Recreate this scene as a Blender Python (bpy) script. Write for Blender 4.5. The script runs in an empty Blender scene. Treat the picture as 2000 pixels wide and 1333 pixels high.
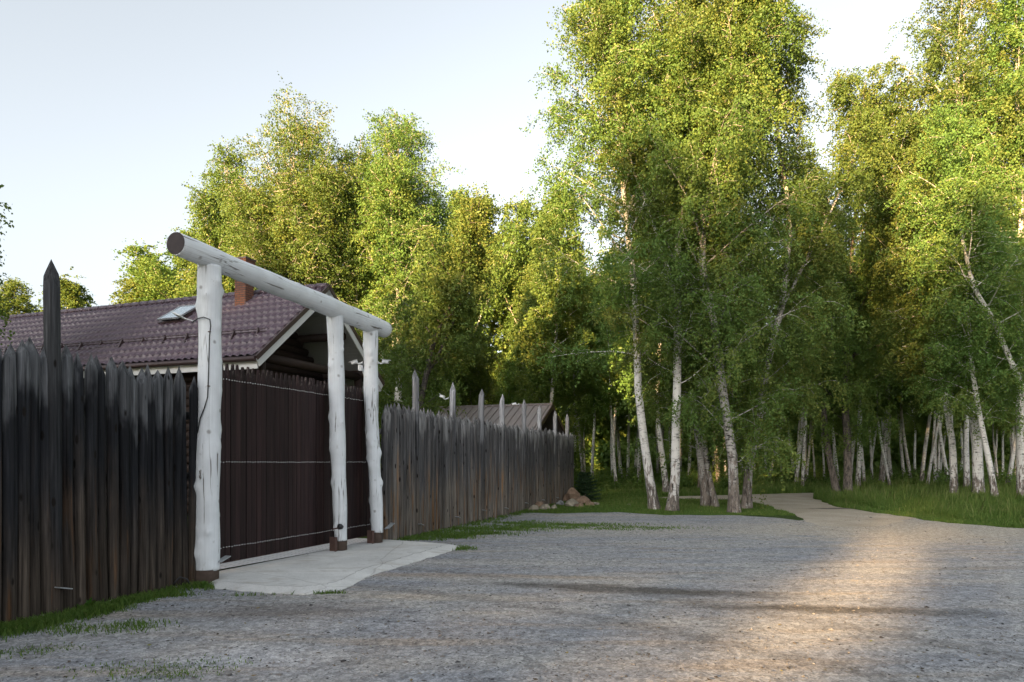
import bpy, math, random
import numpy as np
from mathutils import Vector, Matrix
from mathutils.geometry import tessellate_polygon

scene = bpy.context.scene
col = scene.collection
R = math.radians

# ------------------------------------------------------------------ camera
F, CX, HY, EYE = 1350.0, 1000.0, 903.0, 1.7      # focal length in photo pixels, centre column, horizon row, eye height
cam_d = bpy.data.cameras.new('camera')
cam = bpy.data.objects.new('camera', cam_d)
col.objects.link(cam)
cam.location = (0, 0, EYE)
cam.rotation_euler = (R(90), 0, 0)
cam_d.sensor_width = 36.0
cam_d.lens = 36.0 * F / 2000.0
cam_d.shift_y = (HY - 666.5) / 2000.0
cam_d.clip_end = 2000
scene.camera = cam

# ------------------------------------------------------------------ light
SUN_EL = R(10.5)
SH = Vector((math.sin(R(33)), math.cos(R(33))))                       # the way sunlight travels over the ground
scene.world = bpy.data.worlds.new('World')
scene.world.use_nodes = True
wn = scene.world.node_tree
wn.nodes.clear()
sky = wn.nodes.new('ShaderNodeTexSky')
sky.sky_type = 'NISHITA'
sky.sun_disc = False
sky.sun_elevation = SUN_EL
sky.sun_rotation = math.atan2(-SH.x, -SH.y)
sky.air_density = 1.0
sky.dust_density = 3.5
sky.ozone_density = 2.5
hs = wn.nodes.new('ShaderNodeHueSaturation')
hs.inputs['Hue'].default_value = 0.485
hs.inputs['Saturation'].default_value = 0.26
bg = wn.nodes.new('ShaderNodeBackground')
bg.inputs['Strength'].default_value = 0.072
wo = wn.nodes.new('ShaderNodeOutputWorld')
wn.links.new(sky.outputs[0], hs.inputs['Color'])
wn.links.new(hs.outputs[0], bg.inputs['Color'])
wn.links.new(bg.outputs[0], wo.inputs['Surface'])

sun_d = bpy.data.lights.new('sun', 'SUN')
sun_d.energy = 5.0
sun_d.angle = R(0.9)
sun_d.color = (1.0, 0.64, 0.29)
sun = bpy.data.objects.new('sun', sun_d)
col.objects.link(sun)
sd = Vector((SH.x * math.cos(SUN_EL), SH.y * math.cos(SUN_EL), -math.sin(SUN_EL)))
sun.rotation_euler = sd.to_track_quat('-Z', 'Y').to_euler()
sun.location = (-20, -20, 30)

scene.view_settings.view_transform = 'Standard'
scene.view_settings.look = 'None'
scene.view_settings.gamma = 1.0
scene.view_settings.use_curve_mapping = False
scene.view_settings.exposure = 2.72
scene.cycles.max_bounces = 6
scene.cycles.diffuse_bounces = 3
scene.cycles.glossy_bounces = 2
scene.cycles.transmission_bounces = 3
scene.cycles.transparent_max_bounces = 4
scene.cycles.use_denoising = True

# ------------------------------------------------------------------ helpers
def gp(px, py, z=0.0):
    Y = (EYE - z) * F / (py - HY)
    return ((px - CX) / F * Y, Y)

def tag(o, label=None, cat=None, group=None, kind=None):
    if label: o['label'] = label
    if cat: o['category'] = cat
    if group: o['group'] = group
    if kind: o['kind'] = kind
    return o

def empty(name, loc, rz=0.0, label=None, cat=None, group=None):
    o = bpy.data.objects.new(name, None)
    o.empty_display_size = 0.3
    o.location = loc
    o.rotation_euler = (0, 0, rz)
    col.objects.link(o)
    return tag(o, label, cat, group)

def link(name, me, parent=None, mat=None):
    o = bpy.data.objects.new(name, me)
    if mat is not None and not me.materials:
        me.materials.append(mat)
    o.parent = parent
    col.objects.link(o)
    return o

def dup(root, loc, rz=0.0, label=None, group=None, scale=None, tilt=(0, 0)):
    r = root.copy()
    r.location = loc
    r.rotation_euler = (tilt[0], tilt[1], rz)
    if scale is not None: r.scale = scale
    if label: r['label'] = label
    if group: r['group'] = group
    col.objects.link(r)
    for ch in root.children:
        c = ch.copy()
        c.parent = r
        col.objects.link(c)
        for g in ch.children:
            d = g.copy()
            d.parent = c
            col.objects.link(d)
    return r

class MB:
    """collects shapes and links them as one mesh object"""
    def __init__(self):
        self.v, self.f, self.s = [], [], []
    def add(self, verts, faces, smooth=False):
        b = len(self.v)
        self.v.extend(verts)
        self.f.extend([tuple(i + b for i in f) for f in faces])
        self.s.extend([smooth] * len(faces))
    def box(self, c, size, rot=None, bev=0.0):
        hx, hy, hz = size[0] / 2, size[1] / 2, size[2] / 2
        if bev <= 0:
            vs = [Vector((sx * hx, sy * hy, sz * hz)) for sx in (-1, 1) for sy in (-1, 1) for sz in (-1, 1)]
            fs = [(0, 1, 3, 2), (4, 6, 7, 5), (0, 4, 5, 1), (2, 3, 7, 6), (0, 2, 6, 4), (1, 5, 7, 3)]
        else:
            b = bev
            vs, fs = [], []
            prof = [(-hx + b, -hy), (hx - b, -hy), (hx, -hy + b), (hx, hy - b), (hx - b, hy), (-hx + b, hy), (-hx, hy - b), (-hx, -hy + b)]
            for z, k in ((-hz, 1), (-hz + b, 0), (hz - b, 0), (hz, 1)):
                for x, y in prof:
                    vs.append(Vector((x - math.copysign(b, x) * k * 0.9, y - math.copysign(b, y) * k * 0.9, z)))
            for r in range(3):
                for i in range(8):
                    j = (i + 1) % 8
                    fs.append((r * 8 + i, r * 8 + j, r * 8 + 8 + j, r * 8 + 8 + i))
            fs.append(tuple(range(7, -1, -1)))
            fs.append(tuple(range(24, 32)))
        if rot is not None:
            vs = [rot @ p for p in vs]
        c = Vector(c)
        self.add([tuple(p + c) for p in vs], fs)
    def tube(self, pts, radii, sides=8, caps=True, smooth=True, rfun=None):
        pts = [Vector(p) for p in pts]
        n = len(pts)
        if isinstance(radii, (int, float)): radii = [radii] * n
        t0 = (pts[1] - pts[0]).normalized()
        ref = Vector((1, 0, 0)) if abs(t0.x) < 0.8 else Vector((0, 1, 0))
        a = (ref - t0 * ref.dot(t0)).normalized()
        vs, fs = [], []
        for i in range(n):
            t = (pts[min(i + 1, n - 1)] - pts[max(i - 1, 0)]).normalized()
            a = (a - t * a.dot(t)).normalized()
            b = t.cross(a)
            for k in range(sides):
                th = 2 * math.pi * k / sides
                r = radii[i] if rfun is None else rfun(i, th, radii[i])
                vs.append(tuple(pts[i] + a * (r * math.cos(th)) + b * (r * math.sin(th))))
        for i in range(n - 1):
            for k in range(sides):
                k2 = (k + 1) % sides
                fs.append((i * sides + k, i * sides + k2, (i + 1) * sides + k2, (i + 1) * sides + k))
        self.add(vs, fs, smooth)
        if caps:
            b = len(self.v) - n * sides
            self.f.append(tuple(b + k for k in range(sides - 1, -1, -1)))
            self.f.append(tuple(b + (n - 1) * sides + k for k in range(sides)))
            self.s.extend([False, False])
    def mesh(self, name):
        me = bpy.data.meshes.new(name)
        me.from_pydata([tuple(p) for p in self.v], [], self.f)
        me.polygons.foreach_set('use_smooth', self.s)
        me.update()
        return me
    def build(self, name, mat, parent=None):
        return link(name, self.mesh(name), parent, mat)

def raw_mesh(name, V, nper, tint=None):
    """V (N*nper, 3): N faces of nper corners each, with an optional number per face"""
    V = np.asarray(V, dtype=np.float32)
    N = len(V) // nper
    me = bpy.data.meshes.new(name)
    me.vertices.add(N * nper)
    me.vertices.foreach_set('co', V.ravel())
    me.loops.add(N * nper)
    me.loops.foreach_set('vertex_index', np.arange(N * nper, dtype=np.int32))
    me.polygons.add(N)
    me.polygons.foreach_set('loop_start', np.arange(0, N * nper, nper, dtype=np.int32))
    if tint is not None:
        at = me.attributes.new('tint', 'FLOAT', 'FACE')
        at.data.foreach_set('value', np.asarray(tint, dtype=np.float32))
    me.update(calc_edges=True)
    return me

def inside(poly, x, y):
    poly = np.asarray(poly)
    c = np.zeros(len(x), dtype=bool)
    x1, y1 = poly[:, 0], poly[:, 1]
    x2, y2 = np.roll(x1, -1), np.roll(y1, -1)
    for a, b, p, q in zip(x1, y1, x2, y2):
        if b == q: continue
        c ^= ((b > y) != (q > y)) & (x < (p - a) * (y - b) / (q - b) + a)
    return c

def rough_poly(pts, step=0.35, amp=0.08, seed=1):
    rg = random.Random(seed)
    out = []
    for i, p in enumerate(pts):
        q = pts[(i + 1) % len(pts)]
        L = math.hypot(q[0] - p[0], q[1] - p[1])
        n = max(1, min(60, int(L / step)))
        for k in range(n):
            f = k / n
            j = amp if k else amp * 0.4
            out.append((p[0] + (q[0] - p[0]) * f + rg.uniform(-j, j), p[1] + (q[1] - p[1]) * f + rg.uniform(-j, j)))
    return out

def sheet(name, pts, z, mat, parent=None):
    v = [Vector((p[0], p[1], 0)) for p in pts]
    tris = tessellate_polygon([v])
    fs = []
    for a, b, c in tris:
        if (v[b] - v[a]).cross(v[c] - v[a]).z < 0: a, b = b, a
        fs.append((a, b, c))
    me = bpy.data.meshes.new(name)
    me.from_pydata([(p[0], p[1], z) for p in pts], [], fs)
    me.update()
    return link(name, me, parent, mat)

# ------------------------------------------------------------------ materials
class NT:
    def __init__(self, name):
        self.m = bpy.data.materials.new(name)
        self.m.use_nodes = True
        self.t = self.m.node_tree
        self.t.nodes.clear()
        self.out = self.n('OutputMaterial')
        self.p = self.n('BsdfPrincipled')
        self.l(self.p.outputs[0], self.out.inputs['Surface'])
    def n(self, kind, **kw):
        nd = self.t.nodes.new('ShaderNode' + kind)
        for k, v in kw.items(): setattr(nd, k, v)
        return nd
    def l(self, a, b): self.t.links.new(a, b)
    def coord(self, scale=(1, 1, 1), kind='Object', rnd=False, world=False):
        if world:
            c = self.n('NewGeometry').outputs['Position']
        else:
            c = self.n('TexCoord').outputs[kind]
        if rnd:
            oi = self.n('ObjectInfo')
            mu = self.n('VectorMath', operation='SCALE')
            mu.inputs[0].default_value = (37.0, 53.0, 11.0)
            self.l(oi.outputs['Random'], mu.inputs['Scale'])
            ad = self.n('VectorMath', operation='ADD')
            self.l(c, ad.inputs[0]); self.l(mu.outputs[0], ad.inputs[1])
            c = ad.outputs[0]
        mp = self.n('Mapping')
        mp.inputs['Scale'].default_value = scale
        self.l(c, mp.inputs['Vector'])
        return mp.outputs[0]
    def noise(self, vec, scale=1.0, detail=4.0, rough=0.55):
        nd = self.n('TexNoise')
        nd.inputs['Scale'].default_value = scale
        nd.inputs['Detail'].default_value = detail
        nd.inputs['Roughness'].default_value = rough
        if vec is not None: self.l(vec, nd.inputs['Vector'])
        return nd.outputs['Fac']
    def ramp(self, fac, stops, interp='LINEAR'):
        nd = self.n('ValToRGB')
        cr = nd.color_ramp
        cr.interpolation = interp
        while len(cr.elements) < len(stops): cr.elements.new(0.5)
        for e, (p, c) in zip(cr.elements, stops):
            e.position = p
            e.color = (c[0], c[1], c[2], 1) if isinstance(c, tuple) else (c, c, c, 1)
        self.l(fac, nd.inputs['Fac'])
        return nd.outputs['Color']
    def mix(self, fac, a, b, mode='MIX'):
        nd = self.n('MixRGB', blend_type=mode)
        for s, v in ((nd.inputs['Fac'], fac), (nd.inputs['Color1'], a), (nd.inputs['Color2'], b)):
            if isinstance(v, (int, float)): s.default_value = v
            elif isinstance(v, tuple): s.default_value = (v[0], v[1], v[2], 1)
            else: self.l(v, s)
        return nd.outputs['Color']
    def math(self, op, a, b=None, clamp=False):
        nd = self.n('Math', operation=op, use_clamp=clamp)
        for s, v in ((nd.inputs[0], a), (nd.inputs[1], b)):
            if v is None: continue
            if isinstance(v, (int, float)): s.default_value = v
            else: self.l(v, s)
        return nd.outputs[0]
    def z(self, kind='Object'):
        s = self.n('SeparateXYZ')
        self.l(self.n('TexCoord').outputs[kind], s.inputs[0])
        return s.outputs['Z']
    def rng(self, v, a, b, c=0.0, d=1.0):
        nd = self.n('MapRange', interpolation_type='SMOOTHSTEP')
        self.l(v, nd.inputs['Value'])
        for k, x in zip(('From Min', 'From Max', 'To Min', 'To Max'), (a, b, c, d)): nd.inputs[k].default_value = x
        return nd.outputs[0]
    def bump(self, h, strength=0.4, dist=0.02):
        b = self.n('Bump')
        b.inputs['Strength'].default_value = strength
        b.inputs['Distance'].default_value = dist
        self.l(h, b.inputs['Height'])
        self.l(b.outputs[0], self.p.inputs['Normal'])
    def fin(self, color, rough=0.7, spec=0.4, metal=0.0):
        c = self.p.inputs['Base Color']
        if isinstance(color, tuple): c.default_value = (color[0], color[1], color[2], 1)
        else: self.l(color, c)
        r = self.p.inputs['Roughness']
        if isinstance(rough, (int, float)): r.default_value = rough
        else: self.l(rough, r)
        self.p.inputs['Specular IOR Level'].default_value = spec
        self.p.inputs['Metallic'].default_value = metal
        return self.m

def mat_leaf(name, dark, mid, light, trans=0.38, tip=None):
    t = NT(name)
    a = t.n('Attribute', attribute_name='tint')
    c = t.ramp(a.outputs['Fac'], [(0.0, dark), (0.5, mid), (0.88, light), (1.0, light if tip is None else tip)])
    oi = t.n('ObjectInfo')
    hsv = t.n('HueSaturation')
    t.l(t.rng(oi.outputs['Random'], 0, 1, 0.485, 0.51), hsv.inputs['Hue'])
    t.l(t.rng(oi.outputs['Random'], 0, 1, 0.82, 1.15), hsv.inputs['Value'])
    t.l(c, hsv.inputs['Color'])
    c = hsv.outputs[0]
    t.fin(c, 0.55, 0.22)
    tr = t.n('BsdfTranslucent')
    t.l(t.mix(0.35, c, (0.30, 0.36, 0.03)), tr.inputs['Color'])
    mx = t.n('MixShader')
    mx.inputs[0].default_value = trans
    t.l(t.p.outputs[0], mx.inputs[1]); t.l(tr.outputs[0], mx.inputs[2])
    t.l(mx.outputs[0], t.out.inputs['Surface'])
    return t.m

def mat_bark(name, white=(0.66, 0.64, 0.60), base_h=1.6, dark_amt=0.42):
    t = NT(name)
    v = t.coord((3.4, 3.4, 13), rnd=True)
    len_ = t.mix(0.35, t.noise(v, 1.6, 5, 0.65), t.noise(t.coord((4, 4, 3), rnd=True), 0.9, 5, 0.6))
    marks = t.ramp(len_, [(dark_amt - 0.04, 0.0), (dark_amt + 0.05, 1.0)])
    c = t.mix(t.noise(t.coord((1.2, 1.2, 2), rnd=True), 2.0, 4), tuple(x * 0.72 for x in white), white)
    c = t.mix(marks, (0.035, 0.032, 0.03), c)
    zz = t.z()
    nz = t.noise(t.coord((8, 8, 2.0), rnd=True), 1.5, 6, 0.68)
    low = t.math('SUBTRACT', t.rng(zz, 0.0, base_h, 0.82, 0.0), t.math('MULTIPLY', t.math('SUBTRACT', nz, 0.5), 3.6))
    lowm = t.ramp(low, [(0.35, 0.0), (0.6, 1.0)])
    fiss = t.noise(t.coord((14, 14, 3), rnd=True), 1.0, 6, 0.7)
    c = t.mix(lowm, c, t.ramp(fiss, [(0.35, (0.03, 0.026, 0.023)), (0.6, (0.24, 0.2, 0.17))]))
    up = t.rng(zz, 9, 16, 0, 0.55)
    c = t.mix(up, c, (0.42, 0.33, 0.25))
    t.bump(t.mix(lowm, len_, fiss), 0.6, 0.03)
    return t.fin(c, 0.75, 0.25)

def mat_log(name, tip, dark, low, rust, tipz, seed_scale=1.0, rust_amt=0.5):
    t = NT(name)
    v = t.coord((34, 34, 1.1), rnd=True)
    st = t.noise(v, 1.0, 6, 0.65)
    big = t.noise(t.coord((3, 3, 0.8), rnd=True), 1.3, 4)
    zz = t.z()
    oi0 = t.n('ObjectInfo')
    zj = t.math('ADD', t.math('ADD', zz, t.math('MULTIPLY', t.math('SUBTRACT', oi0.outputs['Random'], 0.5), 0.9)), t.math('MULTIPLY', t.math('SUBTRACT', big, 0.5), 2.0))
    c = t.mix(t.rng(zj, 0.3, 1.9), low, dark)
    c = t.mix(t.math('MULTIPLY', t.ramp(t.noise(t.coord((9, 9, 0.7), rnd=True), 1.2, 4), [(rust_amt, 0.0), (rust_amt + 0.14, 1.0)]), t.rng(zj, 0.5, 1.9, 1.0, 0.08)), c, rust)
    c = t.mix(t.rng(zj, tipz - 0.35, tipz + 0.1), c, tip)
    c = t.mix(1.0, c, t.ramp(st, [(0.3, 0.2), (0.46, 0.85), (0.56, 1.1), (0.7, 1.9)]), 'MULTIPLY')
    oi = t.n('ObjectInfo')
    c = t.mix(1.0, c, t.ramp(oi.outputs['Random'], [(0.0, 1.5), (0.3, 0.75), (0.55, 1.2), (0.8, 0.6), (1.0, 1.1)]), 'MULTIPLY')
    vo = t.n('TexVoronoi', feature='F1')
    vo.inputs['Scale'].default_value = 1.0
    t.l(t.coord((7, 7, 2.6), rnd=True), vo.inputs['Vector'])
    kn = t.ramp(vo.outputs['Distance'], [(0.10, 0.0), (0.17, 1.0)])
    c = t.mix(kn, (0.012, 0.01, 0.009), c)
    t.bump(t.mix(0.5, st, kn), 0.55, 0.02)
    return t.fin(c, 0.85, 0.12)

def mat_paint(name, axis=2):
    t = NT(name)
    sc = [11, 11, 11]; sc[axis] = 0.4
    v = t.coord(tuple(sc), rnd=True)
    st = t.noise(v, 1.4, 5, 0.6)
    crack = t.ramp(st, [(0.325, 0.0), (0.36, 1.0)])
    soft = t.noise(t.coord((1.6, 1.6, 1.6), rnd=True), 1.8, 4)
    c = t.mix(t.ramp(soft, [(0.35, 0.0), (0.7, 1.0)]), (0.62, 0.645, 0.67), (0.72, 0.75, 0.78))
    c = t.mix(crack, (0.16, 0.15, 0.14), c)
    s2 = [6, 6, 6]; s2[axis] = 0.16
    n3 = t.noise(t.coord(tuple(s2), rnd=True), 1.0, 3, 0.5)
    ln = t.rng(t.math('ABSOLUTE', t.math('SUBTRACT', n3, 0.5)), 0.002, 0.009, 1.0, 0.0)
    s4 = [3, 3, 3]; s4[axis] = 0.7
    ln = t.math('MULTIPLY', ln, t.ramp(t.noise(t.coord(tuple(s4), rnd=True), 1.0, 3), [(0.46, 0.0), (0.56, 0.85)]))
    c = t.mix(ln, c, (0.13, 0.12, 0.115))
    s5 = [40, 40, 40]; s5[axis] = 1.2
    c = t.mix(1.0, c, t.ramp(t.noise(t.coord(tuple(s5), rnd=True), 1.0, 4, 0.6), [(0.3, 0.93), (0.6, 1.03)]), 'MULTIPLY')
    scuff = t.noise(t.coord((5, 5, 3), rnd=True), 1.5, 6, 0.7)
    c = t.mix(t.ramp(scuff, [(0.63, 0.0), (0.74, 0.75)]), c, (0.36, 0.36, 0.36))
    vk = t.n('TexVoronoi'); vk.inputs['Scale'].default_value = 1.0
    t.l(t.coord((4.2, 4.2, 4.2), rnd=True), vk.inputs['Vector'])
    kd = t.math('ADD', vk.outputs['Distance'], t.math('MULTIPLY', t.math('SUBTRACT', scuff, 0.5), 0.25))
    c = t.mix(t.ramp(kd, [(0.06, 0.75), (0.16, 0.0)]), c, (0.2, 0.19, 0.18))
    t.bump(t.mix(0.4, st, crack), 0.6, 0.014)
    return t.fin(c, 0.5, 0.4)

def mat_plain(name, color, rough=0.6, spec=0.4, metal=0.0, var=0.25, sc=4.0):
    t = NT(name)
    n = t.noise(t.coord((sc, sc, sc), rnd=True), 1.0, 5, 0.6)
    c = t.mix(n, tuple(x * (1 - var) for x in color), tuple(min(1, x * (1 + var)) for x in color))
    t.bump(n, 0.15, 0.01)
    return t.fin(c, rough, spec, metal)

def mat_gate(name):
    t = NT(name)
    st = t.noise(t.coord((22, 22, 0.8), rnd=True), 1.0, 6, 0.65)
    c = t.ramp(st, [(0.25, (0.009, 0.005, 0.005)), (0.5, (0.024, 0.0125, 0.013)), (0.75, (0.044, 0.024, 0.022))])
    oi = t.n('ObjectInfo')
    c = t.mix(1.0, c, t.ramp(oi.outputs['Random'], [(0.0, 0.6), (1.0, 1.25)]), 'MULTIPLY')
    worn = t.noise(t.coord((34, 34, 2.2), rnd=True), 1.0, 4, 0.6)
    c = t.mix(t.ramp(worn, [(0.72, 0.0), (0.78, 0.6)]), c, (0.19, 0.13, 0.10))
    zz = t.z()
    wt = t.math('MULTIPLY', t.rng(zz, 2.95, 3.15), t.ramp(t.noise(t.coord((25, 25, 14), rnd=True), 1.0, 4), [(0.58, 0.0), (0.66, 0.8)]))
    c = t.mix(wt, c, (0.16, 0.13, 0.12))
    t.bump(st, 0.4, 0.01)
    return t.fin(c, 0.6, 0.2)

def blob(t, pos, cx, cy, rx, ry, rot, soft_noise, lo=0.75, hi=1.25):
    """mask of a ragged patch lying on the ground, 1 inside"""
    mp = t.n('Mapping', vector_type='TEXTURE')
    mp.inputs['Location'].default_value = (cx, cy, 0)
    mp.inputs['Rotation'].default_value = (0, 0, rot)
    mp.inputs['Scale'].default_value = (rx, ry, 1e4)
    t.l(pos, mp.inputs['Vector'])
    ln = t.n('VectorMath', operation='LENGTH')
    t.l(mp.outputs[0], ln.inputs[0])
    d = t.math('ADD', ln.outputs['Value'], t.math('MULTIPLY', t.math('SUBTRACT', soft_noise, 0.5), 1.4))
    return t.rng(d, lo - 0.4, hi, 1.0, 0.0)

def mat_lot():
    t = NT('gravel')
    pos = t.n('NewGeometry').outputs['Position']
    def cv(sc):
        mp = t.n('Mapping'); mp.inputs['Scale'].default_value = sc; t.l(pos, mp.inputs['Vector']); return mp.outputs[0]
    fine = t.noise(pos, 60, 5, 0.75)
    vo = t.n('TexVoronoi'); vo.inputs['Scale'].default_value = 45; t.l(pos, vo.inputs['Vector'])
    vo2 = t.n('TexVoronoi'); vo2.inputs['Scale'].default_value = 17; t.l(pos, vo2.inputs['Vector'])
    coarse = t.noise(pos, 11, 6, 0.72)
    mid = t.noise(cv((0.75, 1.5, 1)), 2.6, 6, 0.68)
    large = t.noise(cv((0.3, 0.8, 1)), 1.0, 5, 0.62)
    streak = t.noise(cv((0.28, 2.4, 1)), 1.0, 5, 0.6)
    c = t.mix(t.ramp(large, [(0.40, 0.0), (0.60, 1.0)]), (0.27, 0.28, 0.305), (0.34, 0.335, 0.33))
    c = t.mix(t.math('MULTIPLY', t.ramp(streak, [(0.52, 0.0), (0.64, 1.0)]), 0.6), c, (0.31, 0.265, 0.22))
    c = t.mix(t.math('MULTIPLY', t.ramp(mid, [(0.50, 0.0), (0.66, 1.0)]), 0.5), c, (0.13, 0.13, 0.14))
    n2 = t.noise(cv((1.2, 2.6, 1)), 1.3, 5, 0.65)
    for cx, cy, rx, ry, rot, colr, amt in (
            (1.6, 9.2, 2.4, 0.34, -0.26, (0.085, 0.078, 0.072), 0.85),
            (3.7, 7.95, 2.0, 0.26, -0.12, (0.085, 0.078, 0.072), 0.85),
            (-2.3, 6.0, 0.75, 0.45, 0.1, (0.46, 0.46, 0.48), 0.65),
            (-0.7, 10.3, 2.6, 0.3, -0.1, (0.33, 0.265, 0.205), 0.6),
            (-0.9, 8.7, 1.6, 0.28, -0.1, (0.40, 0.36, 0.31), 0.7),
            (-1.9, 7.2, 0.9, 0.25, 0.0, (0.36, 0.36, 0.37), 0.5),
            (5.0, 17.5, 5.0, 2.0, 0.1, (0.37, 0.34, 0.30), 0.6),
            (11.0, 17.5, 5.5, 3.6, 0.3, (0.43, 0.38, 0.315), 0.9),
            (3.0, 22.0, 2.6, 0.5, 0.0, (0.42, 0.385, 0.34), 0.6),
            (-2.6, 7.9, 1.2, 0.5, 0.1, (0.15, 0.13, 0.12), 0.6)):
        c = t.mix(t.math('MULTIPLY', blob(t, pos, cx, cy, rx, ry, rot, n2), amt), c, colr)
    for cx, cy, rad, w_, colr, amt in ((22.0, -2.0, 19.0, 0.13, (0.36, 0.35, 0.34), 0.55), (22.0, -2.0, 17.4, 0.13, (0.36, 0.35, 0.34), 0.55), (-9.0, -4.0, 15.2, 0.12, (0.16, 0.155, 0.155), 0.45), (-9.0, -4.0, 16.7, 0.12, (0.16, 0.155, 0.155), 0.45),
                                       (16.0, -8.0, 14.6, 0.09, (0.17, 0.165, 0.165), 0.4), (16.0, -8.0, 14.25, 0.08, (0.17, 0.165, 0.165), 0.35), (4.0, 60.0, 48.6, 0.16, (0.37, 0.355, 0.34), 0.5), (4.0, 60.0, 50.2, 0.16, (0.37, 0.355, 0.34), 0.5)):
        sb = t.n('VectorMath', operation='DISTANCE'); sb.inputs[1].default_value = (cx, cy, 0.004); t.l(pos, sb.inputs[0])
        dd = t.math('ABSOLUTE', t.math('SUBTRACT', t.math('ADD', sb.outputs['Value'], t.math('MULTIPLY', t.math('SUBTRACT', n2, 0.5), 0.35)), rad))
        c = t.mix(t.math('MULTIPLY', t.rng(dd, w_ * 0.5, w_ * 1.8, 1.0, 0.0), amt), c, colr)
    c = t.mix(1.0, c, t.ramp(coarse, [(0.32, 0.82), (0.5, 1.0), (0.68, 1.15)]), 'MULTIPLY')
    c = t.mix(1.0, c, t.ramp(fine, [(0.34, 0.68), (0.5, 1.0), (0.66, 1.32)]), 'MULTIPLY')
    c = t.mix(1.0, c, t.ramp(vo.outputs['Color'], [(0.12, 0.72), (0.85, 1.22)]), 'MULTIPLY')
    c = t.mix(1.0, c, t.ramp(vo2.outputs['Color'], [(0.1, 0.75), (0.85, 1.2)]), 'MULTIPLY')
    h = t.mix(0.4, t.mix(0.5, fine, coarse), t.mix(0.5, vo.outputs['Distance'], vo2.outputs['Distance']))
    t.bump(t.mix(0.3, h, mid), 0.6, 0.035)
    return t.fin(c, 0.9, 0.15)

def mat_dirt():
    t = NT('dirt')
    pos = t.n('NewGeometry').outputs['Position']
    a = t.noise(pos, 0.9, 5, 0.6); b = t.noise(pos, 30, 5, 0.7)
    c = t.ramp(a, [(0.35, (0.38, 0.325, 0.26)), (0.65, (0.48, 0.42, 0.34))])
    c = t.mix(1.0, c, t.ramp(b, [(0.3, 0.7), (0.7, 1.3)]), 'MULTIPLY')
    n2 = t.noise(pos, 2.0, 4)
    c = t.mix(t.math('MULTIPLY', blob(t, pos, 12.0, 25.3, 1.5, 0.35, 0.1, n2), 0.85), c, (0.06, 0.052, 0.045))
    t.bump(b, 0.6, 0.03)
    return t.fin(c, 0.9, 0.2)

def mat_floor():
    t = NT('forest_floor')
    pos = t.n('NewGeometry').outputs['Position']
    a = t.noise(pos, 0.5, 5, 0.6); b = t.noise(pos, 12, 5, 0.7)
    c = t.ramp(a, [(0.35, (0.03, 0.05, 0.014)), (0.6, (0.055, 0.085, 0.022)), (0.75, (0.075, 0.07, 0.03))])
    c = t.mix(1.0, c, t.ramp(b, [(0.3, 0.5), (0.7, 1.5)]), 'MULTIPLY')
    t.bump(b, 0.8, 0.06)
    return t.fin(c, 0.95, 0.1)

def mat_concrete(name, color=(0.68, 0.675, 0.66)):
    t = NT(name)
    v = t.coord((1, 1, 1))
    a = t.noise(v, 1.1, 6, 0.65); b = t.noise(v, 40, 5, 0.7)
    c = t.mix(t.ramp(a, [(0.35, 0.0), (0.65, 1.0)]), tuple(x * 0.78 for x in color), color)
    c = t.mix(1.0, c, t.ramp(b, [(0.3, 0.85), (0.7, 1.12)]), 'MULTIPLY')
    st = t.noise(t.coord((0.8, 3, 1)), 1.6, 5)
    c = t.mix(t.ramp(st, [(0.58, 0.0), (0.72, 0.5)]), c, (0.33, 0.28, 0.22))
    vc = t.n('TexVoronoi', feature='DISTANCE_TO_EDGE'); vc.inputs['Scale'].default_value = 0.55
    wv = t.mix(0.12, v, t.n('TexNoise').outputs['Color'])
    t.l(wv, vc.inputs['Vector'])
    c = t.mix(t.ramp(vc.outputs['Distance'], [(0.002, 0.5), (0.006, 0.0)]), c, (0.25, 0.235, 0.22))
    g = t.noise(v, 5, 6, 0.7)
    c = t.mix(t.ramp(g, [(0.56, 0.0), (0.7, 0.55)]), c, (0.36, 0.34, 0.31))
    t.bump(b, 0.25, 0.01)
    return t.fin(c, 0.85, 0.25)

def mat_pavers():
    t = NT('pavers')
    br = t.n('TexBrick')
    br.inputs['Scale'].default_value = 1.0
    br.inputs['Brick Width'].default_value = 0.2
    br.inputs['Row Height'].default_value = 0.1
    br.inputs['Mortar Size'].default_value = 0.006
    br.inputs['Color1'].default_value = (0.48, 0.48, 0.49, 1)
    br.inputs['Color2'].default_value = (0.55, 0.55, 0.55, 1)
    br.inputs['Mortar'].default_value = (0.2, 0.2, 0.2, 1)
    t.l(t.coord((1, 1, 1)), br.inputs['Vector'])
    t.bump(br.outputs['Fac'], -0.4, 0.01)
    return t.fin(br.outputs['Color'], 0.85, 0.25)

def mat_brick():
    t = NT('chimney_brick')
    br = t.n('TexBrick')
    br.inputs['Scale'].default_value = 1.0
    br.inputs['Brick Width'].default_value = 0.23
    br.inputs['Row Height'].default_value = 0.075
    br.inputs['Mortar Size'].default_value = 0.014
    br.inputs['Color1'].default_value = (0.24, 0.10, 0.06, 1)
    br.inputs['Color2'].default_value = (0.16, 0.065, 0.042, 1)
    br.inputs['Mortar'].default_value = (0.07, 0.055, 0.05, 1)
    tc = t.n('TexCoord')
    s = t.n('SeparateXYZ'); t.l(tc.outputs['Object'], s.inputs[0])
    cb = t.n('CombineXYZ')
    t.l(t.math('ADD', s.outputs['X'], s.outputs['Y']), cb.inputs['X']); t.l(s.outputs['Z'], cb.inputs['Y'])
    t.l(cb.outputs[0], br.inputs['Vector'])
    t.bump(br.outputs['Fac'], -0.5, 0.01)
    return t.fin(br.outputs['Color'], 0.85, 0.25)

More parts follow.
